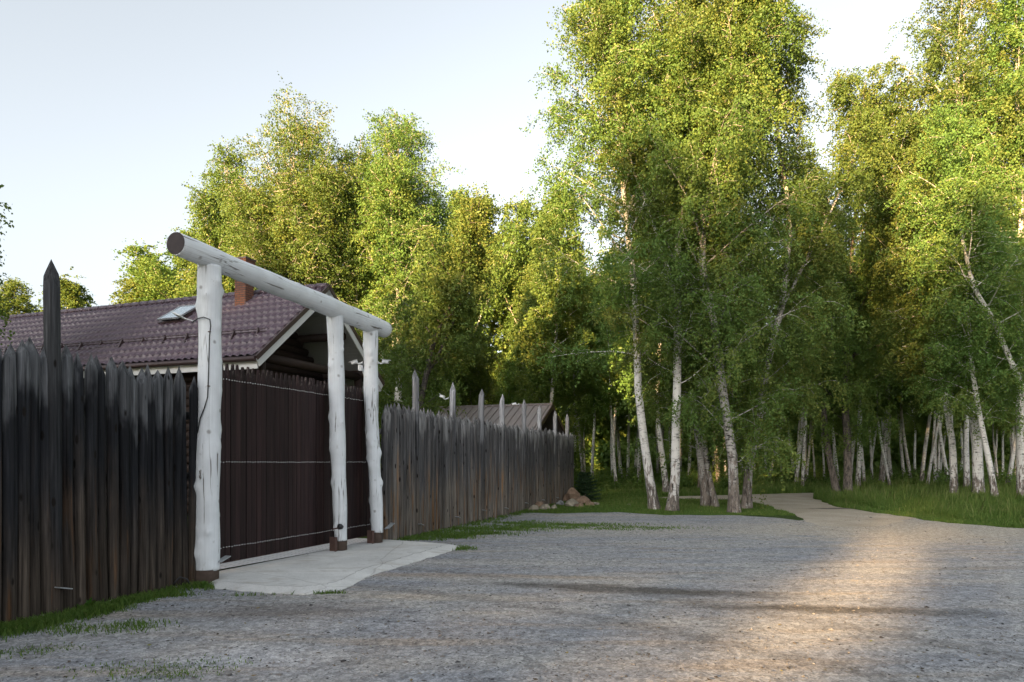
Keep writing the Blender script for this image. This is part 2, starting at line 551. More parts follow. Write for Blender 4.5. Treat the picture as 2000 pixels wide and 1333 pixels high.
def mat_roof(name, color, rough):
    t = NT(name)
    n = t.noise(t.coord((1, 1, 1)), 1.2, 5, 0.6)
    sp = t.noise(t.coord((1, 1, 1)), 9, 4, 0.6)
    c = t.mix(n, tuple(x * 0.8 for x in color), tuple(x * 1.2 for x in color))
    c = t.mix(t.ramp(sp, [(0.62, 0.0), (0.75, 0.35)]), c, (0.2, 0.13, 0.11))
    return t.fin(c, t.rng(n, 0.3, 0.7, rough - 0.06, rough + 0.1), 0.5)

def mat_rock(name, a, b):
    t = NT(name)
    n = t.noise(t.coord((1, 1, 1), rnd=True), 5, 6, 0.65)
    c = t.ramp(n, [(0.3, a), (0.65, b)])
    t.bump(n, 0.6, 0.04)
    return t.fin(c, 0.9, 0.2)

def mat_tint(name, stops, rough=0.8):
    t = NT(name)
    a = t.n('Attribute', attribute_name='tint')
    return t.fin(t.ramp(a.outputs['Fac'], stops), rough, 0.25)

M = {}
M['leaf'] = mat_leaf('birch_leaf', (0.06, 0.115, 0.03), (0.10, 0.178, 0.042), (0.20, 0.235, 0.055), 0.38)
M['leaf_deep'] = mat_leaf('wood_leaf', (0.065, 0.12, 0.03), (0.11, 0.185, 0.042), (0.20, 0.235, 0.055), 0.42)
M['grass'] = mat_leaf('grass_blade', (0.045, 0.10, 0.02), (0.085, 0.165, 0.03), (0.15, 0.215, 0.05), 0.3, (0.22, 0.23, 0.09))
M['weed'] = mat_leaf('weed_leaf', (0.05, 0.12, 0.02), (0.07, 0.16, 0.025), (0.1, 0.2, 0.03), 0.3)
M['needle'] = mat_leaf('spruce_needle', (0.016, 0.04, 0.02), (0.03, 0.07, 0.032), (0.06, 0.11, 0.05), 0.15)
M['bark'] = mat_bark('birch_bark', base_h=2.3)
M['bark_grey'] = mat_bark('birch_bark_grey', (0.44, 0.42, 0.39), 3.0, 0.45)
M['bark_dark'] = mat_bark('dark_bark', (0.15, 0.128, 0.11), 5.0, 0.5)
M['log_dark'] = mat_log('charred_log', (0.105, 0.108, 0.115), (0.017, 0.018, 0.021), (0.06, 0.048, 0.039), (0.085, 0.046, 0.024), 2.72, rust_amt=0.56)
M['log_grey'] = mat_log('weathered_log', (0.23, 0.225, 0.225), (0.09, 0.088, 0.09), (0.16, 0.14, 0.12), (0.19, 0.11, 0.06), 2.72, rust_amt=0.52)
M['pole_grey'] = mat_log('weathered_pole', (0.25, 0.25, 0.26), (0.08, 0.08, 0.085), (0.14, 0.12, 0.1), (0.2, 0.1, 0.05), 2.6, rust_amt=0.62)
M['pole_dark'] = mat_log('charred_pole', (0.06, 0.062, 0.066), (0.03, 0.031, 0.034), (0.07, 0.055, 0.045), (0.12, 0.06, 0.03), 2.9, rust_amt=0.62)
M['paint'] = mat_paint('white_paint', 2)
M['paint_beam'] = mat_paint('white_paint_beam', 0)
M['post_base'] = mat_plain('dark_bare_wood', (0.07, 0.05, 0.04), 0.85, 0.2, 0, 0.5, 14)
M['end_grain'] = mat_plain('brown_end_grain', (0.06, 0.049, 0.05), 0.75, 0.25, 0, 0.4, 9)
M['gate'] = mat_gate('gate_board')
M['nail'] = mat_plain('nail', (0.8, 0.8, 0.8), 0.45, 0.5, 0.2, 0.05)
M['steel'] = mat_plain('galvanised_steel', (0.38, 0.4, 0.42), 0.45, 0.5, 0.5, 0.2)
M['rust'] = mat_plain('rusty_steel', (0.10, 0.06, 0.05), 0.75, 0.3, 0.2, 0.4, 10)
M['black'] = mat_plain('black_plastic', (0.012, 0.012, 0.014), 0.4, 0.5)
M['white_plastic'] = mat_plain('white_plastic', (0.66, 0.67, 0.68), 0.4, 0.5, 0, 0.05)
M['trim_white'] = mat_plain('white_board', (0.64, 0.64, 0.64), 0.55, 0.4, 0, 0.08, 2)
M['trim_brown'] = mat_plain('brown_metal', (0.055, 0.032, 0.032), 0.4, 0.5, 0, 0.15)
M['soffit'] = mat_plain('soffit_board', (0.34, 0.34, 0.335), 0.7, 0.3, 0, 0.1, 2)
M['log_house'] = mat_plain('dark_stained_log', (0.03, 0.018, 0.014), 0.65, 0.3, 0, 0.4, 5)
M['roof'] = mat_roof('maroon_roof_metal', (0.085, 0.055, 0.072), 0.36)
M['roof_grey'] = mat_roof('brown_grey_roof', (0.2, 0.17, 0.165), 0.42)
M['brick'] = mat_brick()
M['glass'] = mat_plain('skylight_glass', (0.5, 0.58, 0.62), 0.08, 0.8, 0.6, 0.03)
M['dark_inside'] = mat_plain('painted_inside_shade', (0.012, 0.010, 0.009), 0.8, 0.2)  # near-black colour carries the shade inside the shed's open gable
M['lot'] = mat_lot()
M['dirt'] = mat_dirt()
M['floor'] = mat_floor()
M['concrete'] = mat_concrete('concrete')
M['pavers'] = mat_pavers()
M['rock_red'] = mat_rock('red_rock', (0.15, 0.10, 0.07), (0.32, 0.225, 0.16))
M['rock_tan'] = mat_rock('tan_rock', (0.16, 0.14, 0.11), (0.36, 0.32, 0.25))
M['rock_grey'] = mat_rock('grey_rock', (0.14, 0.14, 0.14), (0.32, 0.32, 0.32))
M['stones'] = mat_tint('loose_stone', [(0.0, (0.035, 0.035, 0.04)), (0.55, (0.2, 0.19, 0.185)), (0.9, (0.32, 0.29, 0.26)), (1.0, (0.42, 0.4, 0.38))], 0.85)

# ------------------------------------------------------------------ the ground
NP = np.random.RandomState(5)
sheet('ground', [(-600, -300), (600, -300), (600, 900), (-600, 900)], 0.0, M['floor'])['kind'] = 'structure'

FU = Vector((0.3185, 0.948))                    # direction of the fence line over the ground
FA = math.atan2(FU.y, FU.x)
lot = [gp(*p) for p in ((735, 1052), (820, 1038), (900, 1021), (1020, 1001), (1090, 1004), (1200, 1001), (1300, 1007), (1440, 1007), (1500, 1011),
                        (1560, 1017), (1600, 1012), (1700, 1003), (1780, 1012), (1850, 1022), (2000, 1033), (2100, 1040))]
lot += [(30, 9), (30, -25), (-20, -25), (-9.5, -5), (-6.3, 4.5), (-5.35, 7.3), (-4.6, 9.6), (-4.0, 10.6), (-3.3, 13.0)]
lot_r = rough_poly(lot, 0.4, 0.12, 3)
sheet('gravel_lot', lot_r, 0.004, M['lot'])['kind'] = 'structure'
track = [gp(*p) for p in ((1225, 974), (1350, 969.5), (1480, 966), (1560, 964), (1640, 961), (1700, 959), (1700, 962), (1605, 967), (1590, 974), (1640, 992),
                          (1700, 1001), (1790, 1013), (1700, 1030), (1600, 1028), (1566, 1016), (1540, 1003), (1490, 989), (1440, 980), (1350, 976), (1225, 977))]
track_r = rough_poly(track, 0.5, 0.12, 4)
sheet('dirt_track', track_r, 0.008, M['dirt'])['kind'] = 'structure'

# concrete apron in front of the gate, with a sloping rim and a joint
outer = [gp(*p) for p in ((404, 1142), (425, 1152), (520, 1160), (600, 1163), (655, 1157), (690, 1145), (722, 1127), (775, 1110), (830, 1093), (870, 1081), (906, 1070))]
inner_a, inner_b = Vector((-4.42, 10.2)), Vector((-2.72, 14.55))
rga = random.Random(41)
fine_o = []
for i in range(len(outer) - 1):
    for k in range(8):
        f = k / 8
        j = 0.035 if k else 0.0
        fine_o.append((outer[i][0] + (outer[i + 1][0] - outer[i][0]) * f + rga.uniform(-j, j), outer[i][1] + (outer[i + 1][1] - outer[i][1]) * f + rga.uniform(-j, j)))
outer = fine_o + [outer[-1]]
n_o = len(outer)
seg = [0.0]
for i in range(1, n_o): seg.append(seg[-1] + math.dist(outer[i], outer[i - 1]))
mb = MB()
rows = []
for i, p in enumerate(outer):
    q = inner_a.lerp(inner_b, max(0.0, min(1.0, (seg[i] / seg[-1]) * 1.0)))
    P = Vector(p)
    d = (q - P)
    L = d.length
    rows.append([(P, -0.05), (P, 0.012), (P + d * min(0.25, 0.34 / L), 0.055), (P + d * min(0.25, 0.355 / L), 0.055), (P + d * 0.6, 0.07), (q, 0.075)])
for i in range(n_o - 1):
    a, b = rows[i], rows[i + 1]
    for k in (0, 1, 3, 4):
        quad = [(a[k][0].x, a[k][0].y, a[k][1]), (b[k][0].x, b[k][0].y, b[k][1]), (b[k + 1][0].x, b[k + 1][0].y, b[k + 1][1]), (a[k + 1][0].x, a[k + 1][0].y, a[k + 1][1])]
        mb.add(quad, [(0, 1, 2, 3)])
mb.build('driveway_apron', M['concrete'])['kind'] = 'structure'
pv = [inner_a - Vector((0.25, 0.1)), inner_b + Vector((0.05, 0.1)), inner_b + Vector((-4.6, 1.9)), inner_a + Vector((-4.6, 1.4))]
pav = sheet('yard_paving', [(p.x, p.y) for p in pv], 0.062, M['pavers'])
pav['kind'] = 'structure'

# ------------------------------------------------------------------ palisade fences
def picket_mesh(name, r, h, tip, seed, sides=12, lump=0.006):
    rg = random.Random(seed)
    ph = rg.uniform(0, 6.28)
    tw = rg.uniform(0, 1.57)
    rings = []
    zs = [0, 0.35, 0.9, 1.5, 2.1, h - tip - 0.12]
    vs, fs = [], []
    bend = rg.uniform(-0.012, 0.012)
    def rad(k, z): return r * (1.05 - 0.1 * z / h) + lump * math.sin(3 * k * 6.283 / sides + ph + z * 1.7)
    for z in zs:
        for k in range(sides):
            a = 6.28318 * k / sides
            q = rad(k, z)
            vs.append((q * math.cos(a) + bend * math.sin(z * 1.1), q * math.sin(a), z))
    ct, st_ = math.cos(tw), math.sin(tw)
    ox, oy = rg.uniform(-0.25, 0.25) * r, rg.uniform(-0.25, 0.25) * r
    def ztop(x, y):
        u, v = (x - ox) * ct + (y - oy) * st_, -(x - ox) * st_ + (y - oy) * ct
        return h - tip * max(abs(u), abs(v)) / r * 0.95
    for fr in (1.0, 0.62, 0.28):
        for k in range(sides):
            a = 6.28318 * k / sides
            q = rad(k, h) * fr
            x, y = q * math.cos(a), q * math.sin(a)
            vs.append((x + ox * (1 - fr), y + oy * (1 - fr), max(ztop(x + ox * (1 - fr), y + oy * (1 - fr)), h - tip * 1.35)))
    vs.append((ox, oy, h))
    n = len(zs) + 3
    for i in range(n - 1):
        for k in range(sides):
            k2 = (k + 1) % sides
            fs.append((i * sides + k, i * sides + k2, (i + 1) * sides + k2, (i + 1) * sides + k))
    for k in range(sides):
        fs.append(((n - 1) * sides + k, (n - 1) * sides + (k + 1) % sides, len(vs) - 1))
    me = bpy.data.meshes.new(name)
    me.from_pydata(vs, [], fs)
    sm = [True] * (len(zs) * sides) + [False] * (len(fs) - len(zs) * sides)
    me.polygons.foreach_set('use_smooth', sm)
    me.update()
    return me

def fence(name, start, end, label, h, logmat, polemat, poles, pole_h, seed, zj=0.05, spacing=0.137, base_drop=0.0):
    rg = random.Random(seed)
    d = Vector(end) - Vector(start)
    L = d.length
    root = empty(name, (start[0], start[1], 0), math.atan2(d.y, d.x), label, 'fence')
    protos = []
    for i in range(7):
        me = picket_mesh('picket', 0.073 + 0.006 * math.sin(i * 2.1), h, 0.24 + 0.05 * math.sin(i * 1.3), seed * 10 + i)
        me.materials.append(logmat)
        protos.append(me)
    n = int(L / spacing)
    spots = []
    for i in range(n):
        x = (i + 0.5) * L / n + rg.uniform(-0.012, 0.012)
        if min([abs(x - p) for p in poles] or [9]) < 0.07: continue
        spots.append(x)
    rest = MB()
    for k, x in enumerate(spots):
        me = protos[rg.randrange(7)]
        y, z, a = rg.uniform(-0.015, 0.02), rg.uniform(-zj, zj) + base_drop, rg.uniform(0, 6.28)
        sx = rg.uniform(0.86, 1.1)
        sz = 1 + rg.uniform(-0.018, 0.018)
        if k < 100:
            o = link('picket', me, root)
            o.location = (x, y, z)
            o.rotation_euler = (rg.uniform(-0.008, 0.008), rg.uniform(-0.01, 0.01), a)
            o.scale = (sx, sx, sz)
        else:
            mt = Matrix.Translation((x, y, z)) @ Matrix.Rotation(a, 4, 'Z') @ Matrix.Diagonal((sx, sx, sz, 1))
            rest.add([tuple(mt @ v.co) for v in me.vertices], [tuple(p.vertices) for p in me.polygons], False)
    if rest.v:
        o = rest.build('picket', logmat, root)
        o['kind'] = 'stuff'
    for j, x in enumerate(poles):
        me = picket_mesh('pole', 0.082 + 0.006 * math.sin(j * 3), pole_h + 0.04 * math.sin(j * 5.0), 0.27, seed * 77 + j, 14, 0.008)
        me.materials.append(polemat)
        o = link('pole', me, root)
        o.location = (x, 0.0 if j % 2 else -0.02, 0)
        o.rotation_euler = (0, rg.uniform(-0.012, 0.012), rg.uniform(0, 6))
        b = MB()
        b.box((x + 0.02, -0.14, 0.30 + rg.uniform(-0.06, 0.02)), (0.15, 0.09, 0.012), Matrix.Rotation(0.25, 3, 'Y'))
        b.build('bracket', M['steel'], root)
    rl = MB()
    for z in (0.55, 1.5, 2.35):
        rl.tube([(0, 0.13, z), (L * 0.5, 0.13, z + 0.02), (L, 0.13, z)], 0.06, 8)
    rl.build('rail', logmat, root)
    return root

S0 = Vector((-6.13, 4.6)); S1 = Vector((-4.43, 9.66))
Lf = (S1 - S0).length
fence('palisade_fence', S0, S1, 'blackened log palisade fence with one tall pole left of the white gateway', 2.98, M['log_dark'], M['pole_dark'], [3.24, 0.9], 3.95, 3)
T0 = Vector((-2.72, 14.5)); T1 = Vector((2.71, 31.0))
def fence_x(px, off=0.0):
    k = (px - CX) / F
    d = (T1 - T0).normalized()
    return (k * T0.y - T0.x) / (d.x - k * d.y)
fpoles = [fence_x(p) for p in (811, 884, 936.5, 981, 1021, 1054.5, 1083, 1107.5)]
fence('palisade_fence', T0, T1, 'long grey and rusty brown log palisade fence running from gateway to the wood', 2.95, M['log_grey'], M['pole_grey'], fpoles, 3.84, 4, 0.055)

# ------------------------------------------------------------------ white log gateway
GA = math.atan2(0.942, 0.336)
gw = empty('log_gateway', (-4.29, 9.7, 0), GA, 'white painted log gateway of three knotty posts under one long crossbeam', 'gateway')
def lumpy_log(p0, p1, r0, r1, bumps, rows_, sides, seed, r_base=None):
    rg = random.Random(seed)
    p0, p1 = Vector(p0), Vector(p1)
    wob = [rg.uniform(0, 6.28) for _ in range(6)]
    mbx = MB()
    pts, rad = [], []
    for i in range(rows_):
        f = i / (rows_ - 1)
        p = p0.lerp(p1, f)
        if abs((p1 - p0).z) > 1:
            p = p + Vector((0.02 * math.sin(f * 7 + wob[0]), 0.02 * math.sin(f * 5 + wob[1]), 0))
        pts.append(p)
        rad.append(r0 + (r1 - r0) * f + 0.006 * math.sin(f * 23 + wob[2]))
    L = (p1 - p0).length
    def rf(i, th, r):
        f = i / (rows_ - 1)
        s = r + 0.004 * math.sin(2 * th + wob[3] + f * 6) + 0.003 * math.sin(3 * th + wob[4] - f * 9)
        for bf, ba, bh, bw in bumps:
            dz = (f - bf) * L
            da = math.atan2(math.sin(th - ba), math.cos(th - ba)) * r
            s += bh * math.exp(-(dz * dz) / (bw * bw) - (da * da) / (bw * bw * 0.6))
        return s
    mbx.tube(pts, rad, sides, True, True, rf)
    return mbx
def post(x, y, r0, r1, lean, seed, ztop, zb, base_z):
    rg = random.Random(seed)
    bumps = []
    z = 0.06
    while z < 0.97:
        bumps.append((z, rg.uniform(0, 6.28), rg.uniform(0.012, 0.042), rg.uniform(0.045, 0.09)))
        z += rg.uniform(0.02, 0.05)
    b = lumpy_log((x, y, zb), (x + lean[0], y + lean[1], ztop), r0, r1, bumps, 120, 32, seed)
    o = b.build('post', M['paint'], gw)
    c = MB()
    c.tube([(x - lean[0] * 0.03, y, base_z - 0.1), (x, y, zb + 0.01)], r0 + 0.002, 20, True, True, lambda i, th, r: r + 0.006 * math.sin(5 * th))
    c.build('bare_foot', M['post_base'], o)
    return o
# local x runs along the gateway, local y into the yard
p1 = post(0, 0, 0.160, 0.154, (0.03, -0.055), 11, 4.46, 0.19, 0.0)
p2 = post(3.29, 0, 0.122, 0.152, (0.0, 0.10), 12, 4.46, 0.25, 0.06)
p3 = post(4.57, 0, 0.124, 0.145, (0.02, 0.15), 13, 4.42, 0.27, 0.06)
for o, (x, y, w) in ((p2, (3.11, 0.02, 0.09)), (p3, (4.40, 0.02, 0.09))):
    b = MB()
    b.box((x, y, 0.19), (0.012, 0.16, 0.28)); b.box((x - 0.035, y - 0.075, 0.19), (0.07, 0.012, 0.28)); b.tube([(x - 0.035, y - 0.080, 0.12), (x - 0.035, y - 0.085, 0.12)], 0.012, 8)
    b.build('guide_bracket', M['rust'], o)
b = MB()
b.tube([(4.76, -0.1, 0.33), (5.0, -0.16, 0.42)], 0.016, 6)
b.box((4.9, -0.13, 0.385), (0.26, 0.1, 0.012), Matrix.Rotation(-0.36, 3, 'Y'))
b.build('steel_arm', M['steel'], p3)
b = MB()
b.box((0.14, -0.17, 0.33), (0.2, 0.1, 0.012), Matrix.Rotation(-0.3, 3, 'Y'))
b.build('steel_arm', M['steel'], p1)
rgb = random.Random(21)
bb = [(rgb.uniform(0, 1), rgb.uniform(0, 6.28), rgb.uniform(0.008, 0.02), rgb.uniform(0.08, 0.16)) for _ in range(16)]
bm_ = lumpy_log((-0.60, -0.06, 4.585), (5.15, 0.14, 4.50), 0.150, 0.178, bb, 70, 30, 22)
beam = bm_.build('crossbeam', M['paint_beam'], gw)
c = MB()
c.tube([(-0.606, -0.06, 4.585), (-0.590, -0.06, 4.585)], 0.147, 28, True, False)
c.build('end_face', M['end_grain'], beam)

# ------------------------------------------------------------------ sliding gate of pointed boards
g0 = Vector((-4.57, 9.8))
gate = empty('sliding_gate', (g0.x, g0.y, 0), GA, 'dark brown sliding gate of pointed vertical boards with three rows of bright nails', 'gate')
rgn = random.Random(31)
x = 0.30
k = 0
while x < 5.02:
    w = 0.112 + rgn.uniform(-0.006, 0.006)
    zt = 3.2 + rgn.uniform(-0.015, 0.02)
    zb = 0.19 + rgn.uniform(-0.008, 0.008)
    sh_ = zt - 0.25
    t_ = 0.03
    hw = w / 2 - 0.003
    tx = rgn.uniform(-0.008, 0.008)
    prof = [(-hw, zb), (hw, zb), (hw, sh_), (0.017 + tx, zt - 0.015), (0.009 + tx, zt), (-0.009 + tx, zt), (-0.017 + tx, zt - 0.015), (-hw, sh_)]
    y0 = rgn.uniform(-0.006, 0.006)
    n_ = len(prof)
    vs = [(px_, y0, z_) for px_, z_ in prof] + [(px_, y0 + t_, z_) for px_, z_ in prof]
    fs = [tuple(range(n_)), tuple(range(2 * n_ - 1, n_ - 1, -1))] + [(i, n_ + i, n_ + (i + 1) % n_, (i + 1) % n_) for i in range(n_)]
    mbx = MB(); mbx.add(vs, fs)
    o = mbx.build('board', M['gate'], gate)
    o.location = (x, 0, 0)
    nb = MB()
    for zr in (0.41, 1.70, 2.955):
        for dx in (-0.028, 0.028):
            zz = zr + rgn.uniform(-0.006, 0.006)
            nb.tube([(dx, y0 + 0.002, zz), (dx, y0 - 0.006, zz)], [0.0088, 0.007], 8, True, False)
    nb.build('nail', M['nail'], o)
    x += w + 0.002
    k += 1
rl = MB()
for z in (0.41, 1.70, 2.955): rl.box((2.66, 0.075, z), (4.75, 0.06, 0.08))
rl.build('frame_rail', M['rust'], gate)
b = MB(); b.box((2.66, 0.09, 0.2), (4.75, 0.07, 0.07)); b.build('roller_beam', M['rust'], gate)

# ------------------------------------------------------------------ things fixed to the gateway
fl = empty('photocell', (-3.195 + 0.03, 12.8 - 0.14, 0.52), GA, 'small black gate sensor low on the middle white post', 'sensor')
b = MB(); b.tube([(-0.02, -0.005, 0), (-0.02, -0.05, 0), (-0.02, -0.085, -0.01)], [0.055, 0.05, 0.03], 14); b.build('housing', M['black'], fl)
b = MB(); b.tube([(-0.2, 0.0, -0.03), (-0.05, -0.02, -0.02)], 0.012, 8); b.build('conduit', M['rust'], fl)

def local(o_xy, ang, x, y):
    return (o_xy[0] + x * math.cos(ang) - y * math.sin(ang), o_xy[1] + x * math.sin(ang) + y * math.cos(ang))
def bullet_camera(name, loc, rz, pitch, label, mount=-1):
    e = empty(name, loc, rz, label, 'camera', 'security cameras')
    e.scale = (0.8, 0.8, 0.8)
    rot = Matrix.Rotation(pitch, 3, 'Y')
    bx = MB()
    bx.tube([rot @ Vector(p) for p in ((-0.02, 0, 0), (0.05, 0, 0), (0.15, 0, 0))], [0.036, 0.04, 0.04], 14)
    bx.build('body', M['white_plastic'], e)
    bx = MB(); bx.box(rot @ Vector((0.085, 0, 0.05)), (0.23, 0.075, 0.008), rot); bx.build('sunshield', M['white_plastic'], e)
    bx = MB(); bx.tube([rot @ Vector((0.149, 0, 0)), rot @ Vector((0.153, 0, 0))], 0.03, 14); bx.build('lens', M['black'], e)
    bx = MB(); bx.tube([(0.02, 0, -0.03), (-0.05, 0, -0.05), (-0.13, 0, -0.02)], 0.016, 8); bx.tube([(-0.14, 0, -0.02), (-0.125, 0, -0.02)], 0.04, 12)
    bx.build('bracket', M['white_plastic'], e)
    return e
q = local((-4.29, 9.7), GA, 4.57, 0.13)
bullet_camera('security_camera', (q[0] - 0.26, q[1] - 0.08, 3.73), R(196), 0.35, 'white bullet camera on the near side of the third white gatepost')
bullet_camera('security_camera', (q[0] + 0.26, q[1] - 0.02, 3.74), R(-8), 0.1, 'white bullet camera reaching right from the third white gatepost')
jb = empty('junction_box', (q[0] - 0.185, q[1] - 0.10, 3.60), GA, 'small grey junction box under the camera on the third gatepost', 'junction box')
b = MB(); b.box((0, 0, 0), (0.09, 0.06, 0.12), None, 0.008); b.build('box', M['white_plastic'], jb)
b = MB(); b.box((0, -0.034, 0), (0.075, 0.008, 0.10), None, 0.003); b.build('cover', M['white_plastic'], jb)
def on_fence(s, y): return local(T0, math.atan2((T1 - T0).y, (T1 - T0).x), s, y)
q = on_fence(fpoles[1], 0.0)
bullet_camera('security_camera', (q[0] - 0.22, q[1] - 0.05, 3.38), R(185), -0.4, 'white camera beside the second tall pole of the long fence')
q = on_fence(fpoles[4], 0.0)
bullet_camera('security_camera', (q[0] - 0.24, q[1] - 0.05, 3.72), R(180), 0.25, 'white camera on the fence pole in front of the small brown roof')

fd = empty('floodlight', local((-4.29, 9.7), GA, -0.06, 0.12) + (3.71,), GA, 'slim white floodlight on an arm at the left side of the first gatepost', 'floodlight')
b = MB(); b.box((-0.05, 0.26, 0.05), (0.12, 0.16, 0.02), Matrix.Rotation(0.35, 3, 'X') @ Matrix.Rotation(0.3, 3, 'Y'), 0.004); b.build('lamp_panel', M['white_plastic'], fd)
b = MB(); b.tube([(0.0, 0.02, -0.04), (-0.03, 0.14, 0.0), (-0.05, 0.24, 0.04)], 0.009, 6); b.build('arm', M['white_plastic'], fd)
pc = empty('power_cable', (-4.29, 9.7, 0), GA, 'black cable stapled down the left side of the first white gatepost', 'cable')
def on_post(z, ang, off=0.004):
    f = (z - 0.19) / 4.27
    r = 0.160 - 0.006 * f + 0.014 + off
    return (0.03 * f + r * math.cos(ang), -0.055 * f + r * math.sin(ang), z)
b = MB()
cpts = [(-0.06, 0.2, 3.66)] + [on_post(z, R(a)) for z, a in ((3.69, 160), (3.70, 195), (3.67, 222), (3.58, 226), (3.45, 222), (3.2, 221), (2.9, 220), (2.6, 218), (2.45, 205), (2.3, 185), (2.1, 170))]
b.tube(cpts, 0.008, 6)
b.build('cord', M['black'], pc)
b = MB()
for z in (3.5, 2.75): p = on_post(z, R(221)); b.box(p, (0.03, 0.03, 0.012))
b.build('clip', M['rust'], pc)
gc = empty('ground_cable', (gp(352, 1150)) + (0.0,), 0.3, 'black cable coming out of the soil beside the first gatepost', 'cable')
b = MB(); b.tube([(-0.22, 0.0, 0.02), (-0.1, -0.02, 0.05), (0.0, -0.02, 0.16), (0.08, 0.02, 0.12), (0.14, 0.0, 0.02)], 0.011, 7); b.build('cord', M['black'], gc)
b = MB(); b.box((-0.2, -0.02, 0.025), (0.26, 0.09, 0.035), Matrix.Rotation(0.2, 3, 'Z'), 0.01); b.build('end_block', M['black'], gc)

# ------------------------------------------------------------------ log house behind the gate
HA = math.atan2(0.942, 0.336)
house = empty('log_house', (-6.04, 22.65, 0), HA, 'log house with maroon tiled metal roof and white gable boards behind the gate', 'house')
ZR, ZE, HW, HL = 7.42, 4.66, 3.42, 24.0
SL = math.hypot(HW, ZR - ZE)
def tile_slope(sign, length, HWx, ZRx, ZEx, pitch, step, amp, lift, per=6):
    slope_l = math.hypot(HWx, ZRx - ZEx)
    nr = int(slope_l / step)
    st = slope_l / nr
    ux, uz = sign * HWx / slope_l, -(ZRx - ZEx) / slope_l
    nx, nz = -uz * sign, abs(ux)
    nx = sign * (ZRx - ZEx) / slope_l
    ny = int(length / pitch) * per
    ys = np.linspace(0, length, ny + 1)
    w = amp * (0.5 + 0.5 * np.cos(ys / pitch * 2 * np.pi)) ** 0.8
    prof = []
    for r_ in range(nr):
        prof += [(r_ * st, 0.0), ((r_ + 0.9) * st, lift * 0.9), ((r_ + 1) * st - 0.004, lift)]
    V = []
    for s, hh in prof:
        h_ = w + hh
        V.append(np.stack([ux * s + nx * h_, ys, ZRx + uz * s + nz * h_], 1))
    V = np.concatenate(V)
    m_ = ny + 1
    F_ = []
    for i in range(len(prof) - 1):
        for j in range(ny):
            a = i * m_ + j
            q_ = (a, a + 1, a + m_ + 1, a + m_)
            F_.append(q_ if sign > 0 else q_[::-1])
    me = bpy.data.meshes.new('roof_slope')
    me.from_pydata(V.tolist(), [], F_)
    sm = []
    for i in range(len(prof) - 1): sm += [True] * ny
    me.polygons.foreach_set('use_smooth', sm)
    me.update()
    return me
near_roof = link('roof_slope', tile_slope(-1, HL, HW, ZR, ZE, 0.25, 0.38, 0.062, 0.05), house, M['roof'])
far_roof = link('roof_slope', tile_slope(1, HL, HW, ZR, ZE, 0.25, 0.38, 0.062, 0.05), house, M['roof'])
b = MB()
n = 60
for i in range(n):
    y0, y1 = i * HL / n, (i + 1) * HL / n
    b.tube([(0, y0, ZR + 0.045), (0, y1 - 0.01, ZR + 0.06)], [0.105, 0.11], 10, True, True)
b.build('ridge_cap', M['roof'], house)
def slope_pt(sign, s, y, h=0.0):
    ux, uz = sign * HW / SL, -(ZR - ZE) / SL
    return Vector((ux * s + sign * (ZR - ZE) / SL * h, y, ZR + uz * s + HW / SL * h))
for sign in (-1, 1):
    rot = Matrix(((sign * HW / SL, 0, sign * (ZR - ZE) / SL), (0, 1, 0), (-(ZR - ZE) / SL, 0, HW / SL)))
    # soffit boards under the roof
    b = MB()
    nb = 30
    for i in range(nb):
        s = (i + 0.5) * SL / nb
        b.box(slope_pt(sign, s, HL / 2 + 0.02, -0.10 - 0.002 * (i % 2)), (SL / nb - 0.006, HL, 0.02), rot)
    b.build('soffit', M['soffit'], house)
    b = MB(); b.box(slope_pt(sign, SL / 2 + 0.02, -0.035, -0.13), (SL + 0.14, 0.04, 0.24), rot); b.build('bargeboard', M['trim_white'], house)
    b = MB(); b.box(slope_pt(sign, SL / 2 + 0.02, -0.045, 0.015), (SL + 0.12, 0.09, 0.13), rot); b.build('verge_trim', M['trim_brown'], house)
    b = MB(); b.box((sign * (HW - 0.06), HL / 2, ZE - 0.2), (0.035, HL, 0.24)); b.build('fascia', M['trim_white'], house)
    b = MB()
    b.tube([(sign * (HW + 0.08), -0.04, ZE - 0.055), (sign * (HW + 0.08), HL, ZE - 0.055)], 0.075, 10)
    b.build('gutter', M['trim_brown'], house)
    for xp in (0.42, 0.83):
        b = MB()
        pz = slope_pt(sign, SL * xp, 0, -0.26)
        b.tube([(pz.x, 0.22, pz.z), (pz.x, HL, pz.z)], 0.14, 10)
        b.build('purlin', M['log_house'], house)
b = MB(); b.tube([(0, 0.2, ZR - 0.3), (0, HL, ZR - 0.3)], 0.15, 10); b.build('purlin', M['log_house'], house)
# log walls: gable set back under the roof, long wall facing the gate
b = MB()
zz = 0.14
rgw = random.Random(8)
while zz < ZR - 0.45:
    half = min(2.75, max(0.35, (ZR - 0.42 - zz) / (ZR - ZE) * HW))
    e = rgw.uniform(0.15, 0.35) if half > 2.7 else 0.0
    b.tube([(-half - e, 2.1, zz), (half + e, 2.1, zz)], 0.145, 12, True, True)
    zz += 0.25
b.build('gable_wall', M['log_house'], house)
for sx in (-2.62, 2.62):
    b = MB(); zz = 0.26
    while zz < ZE + 0.1:
        b.tube([(sx, 1.75 + rgw.uniform(-0.15, 0.1), zz), (sx, HL - 0.3, zz)], 0.145, 12, True, True)
        zz += 0.25
    b.build('side_wall', M['log_house'], house)
b = MB(); b.tube([(-2.9, 0.5, ZE + 0.15), (2.9, 0.5, ZE + 0.15)], 0.15, 12); b.build('tie_beam', M['log_house'], house)
for sx in (-2.62, 2.62):
    b = MB(); b.tube([(sx, 0.5, 0), (sx, 0.5, ZE + 0.1)], 0.14, 12); b.build('porch_post', M['log_house'], house)
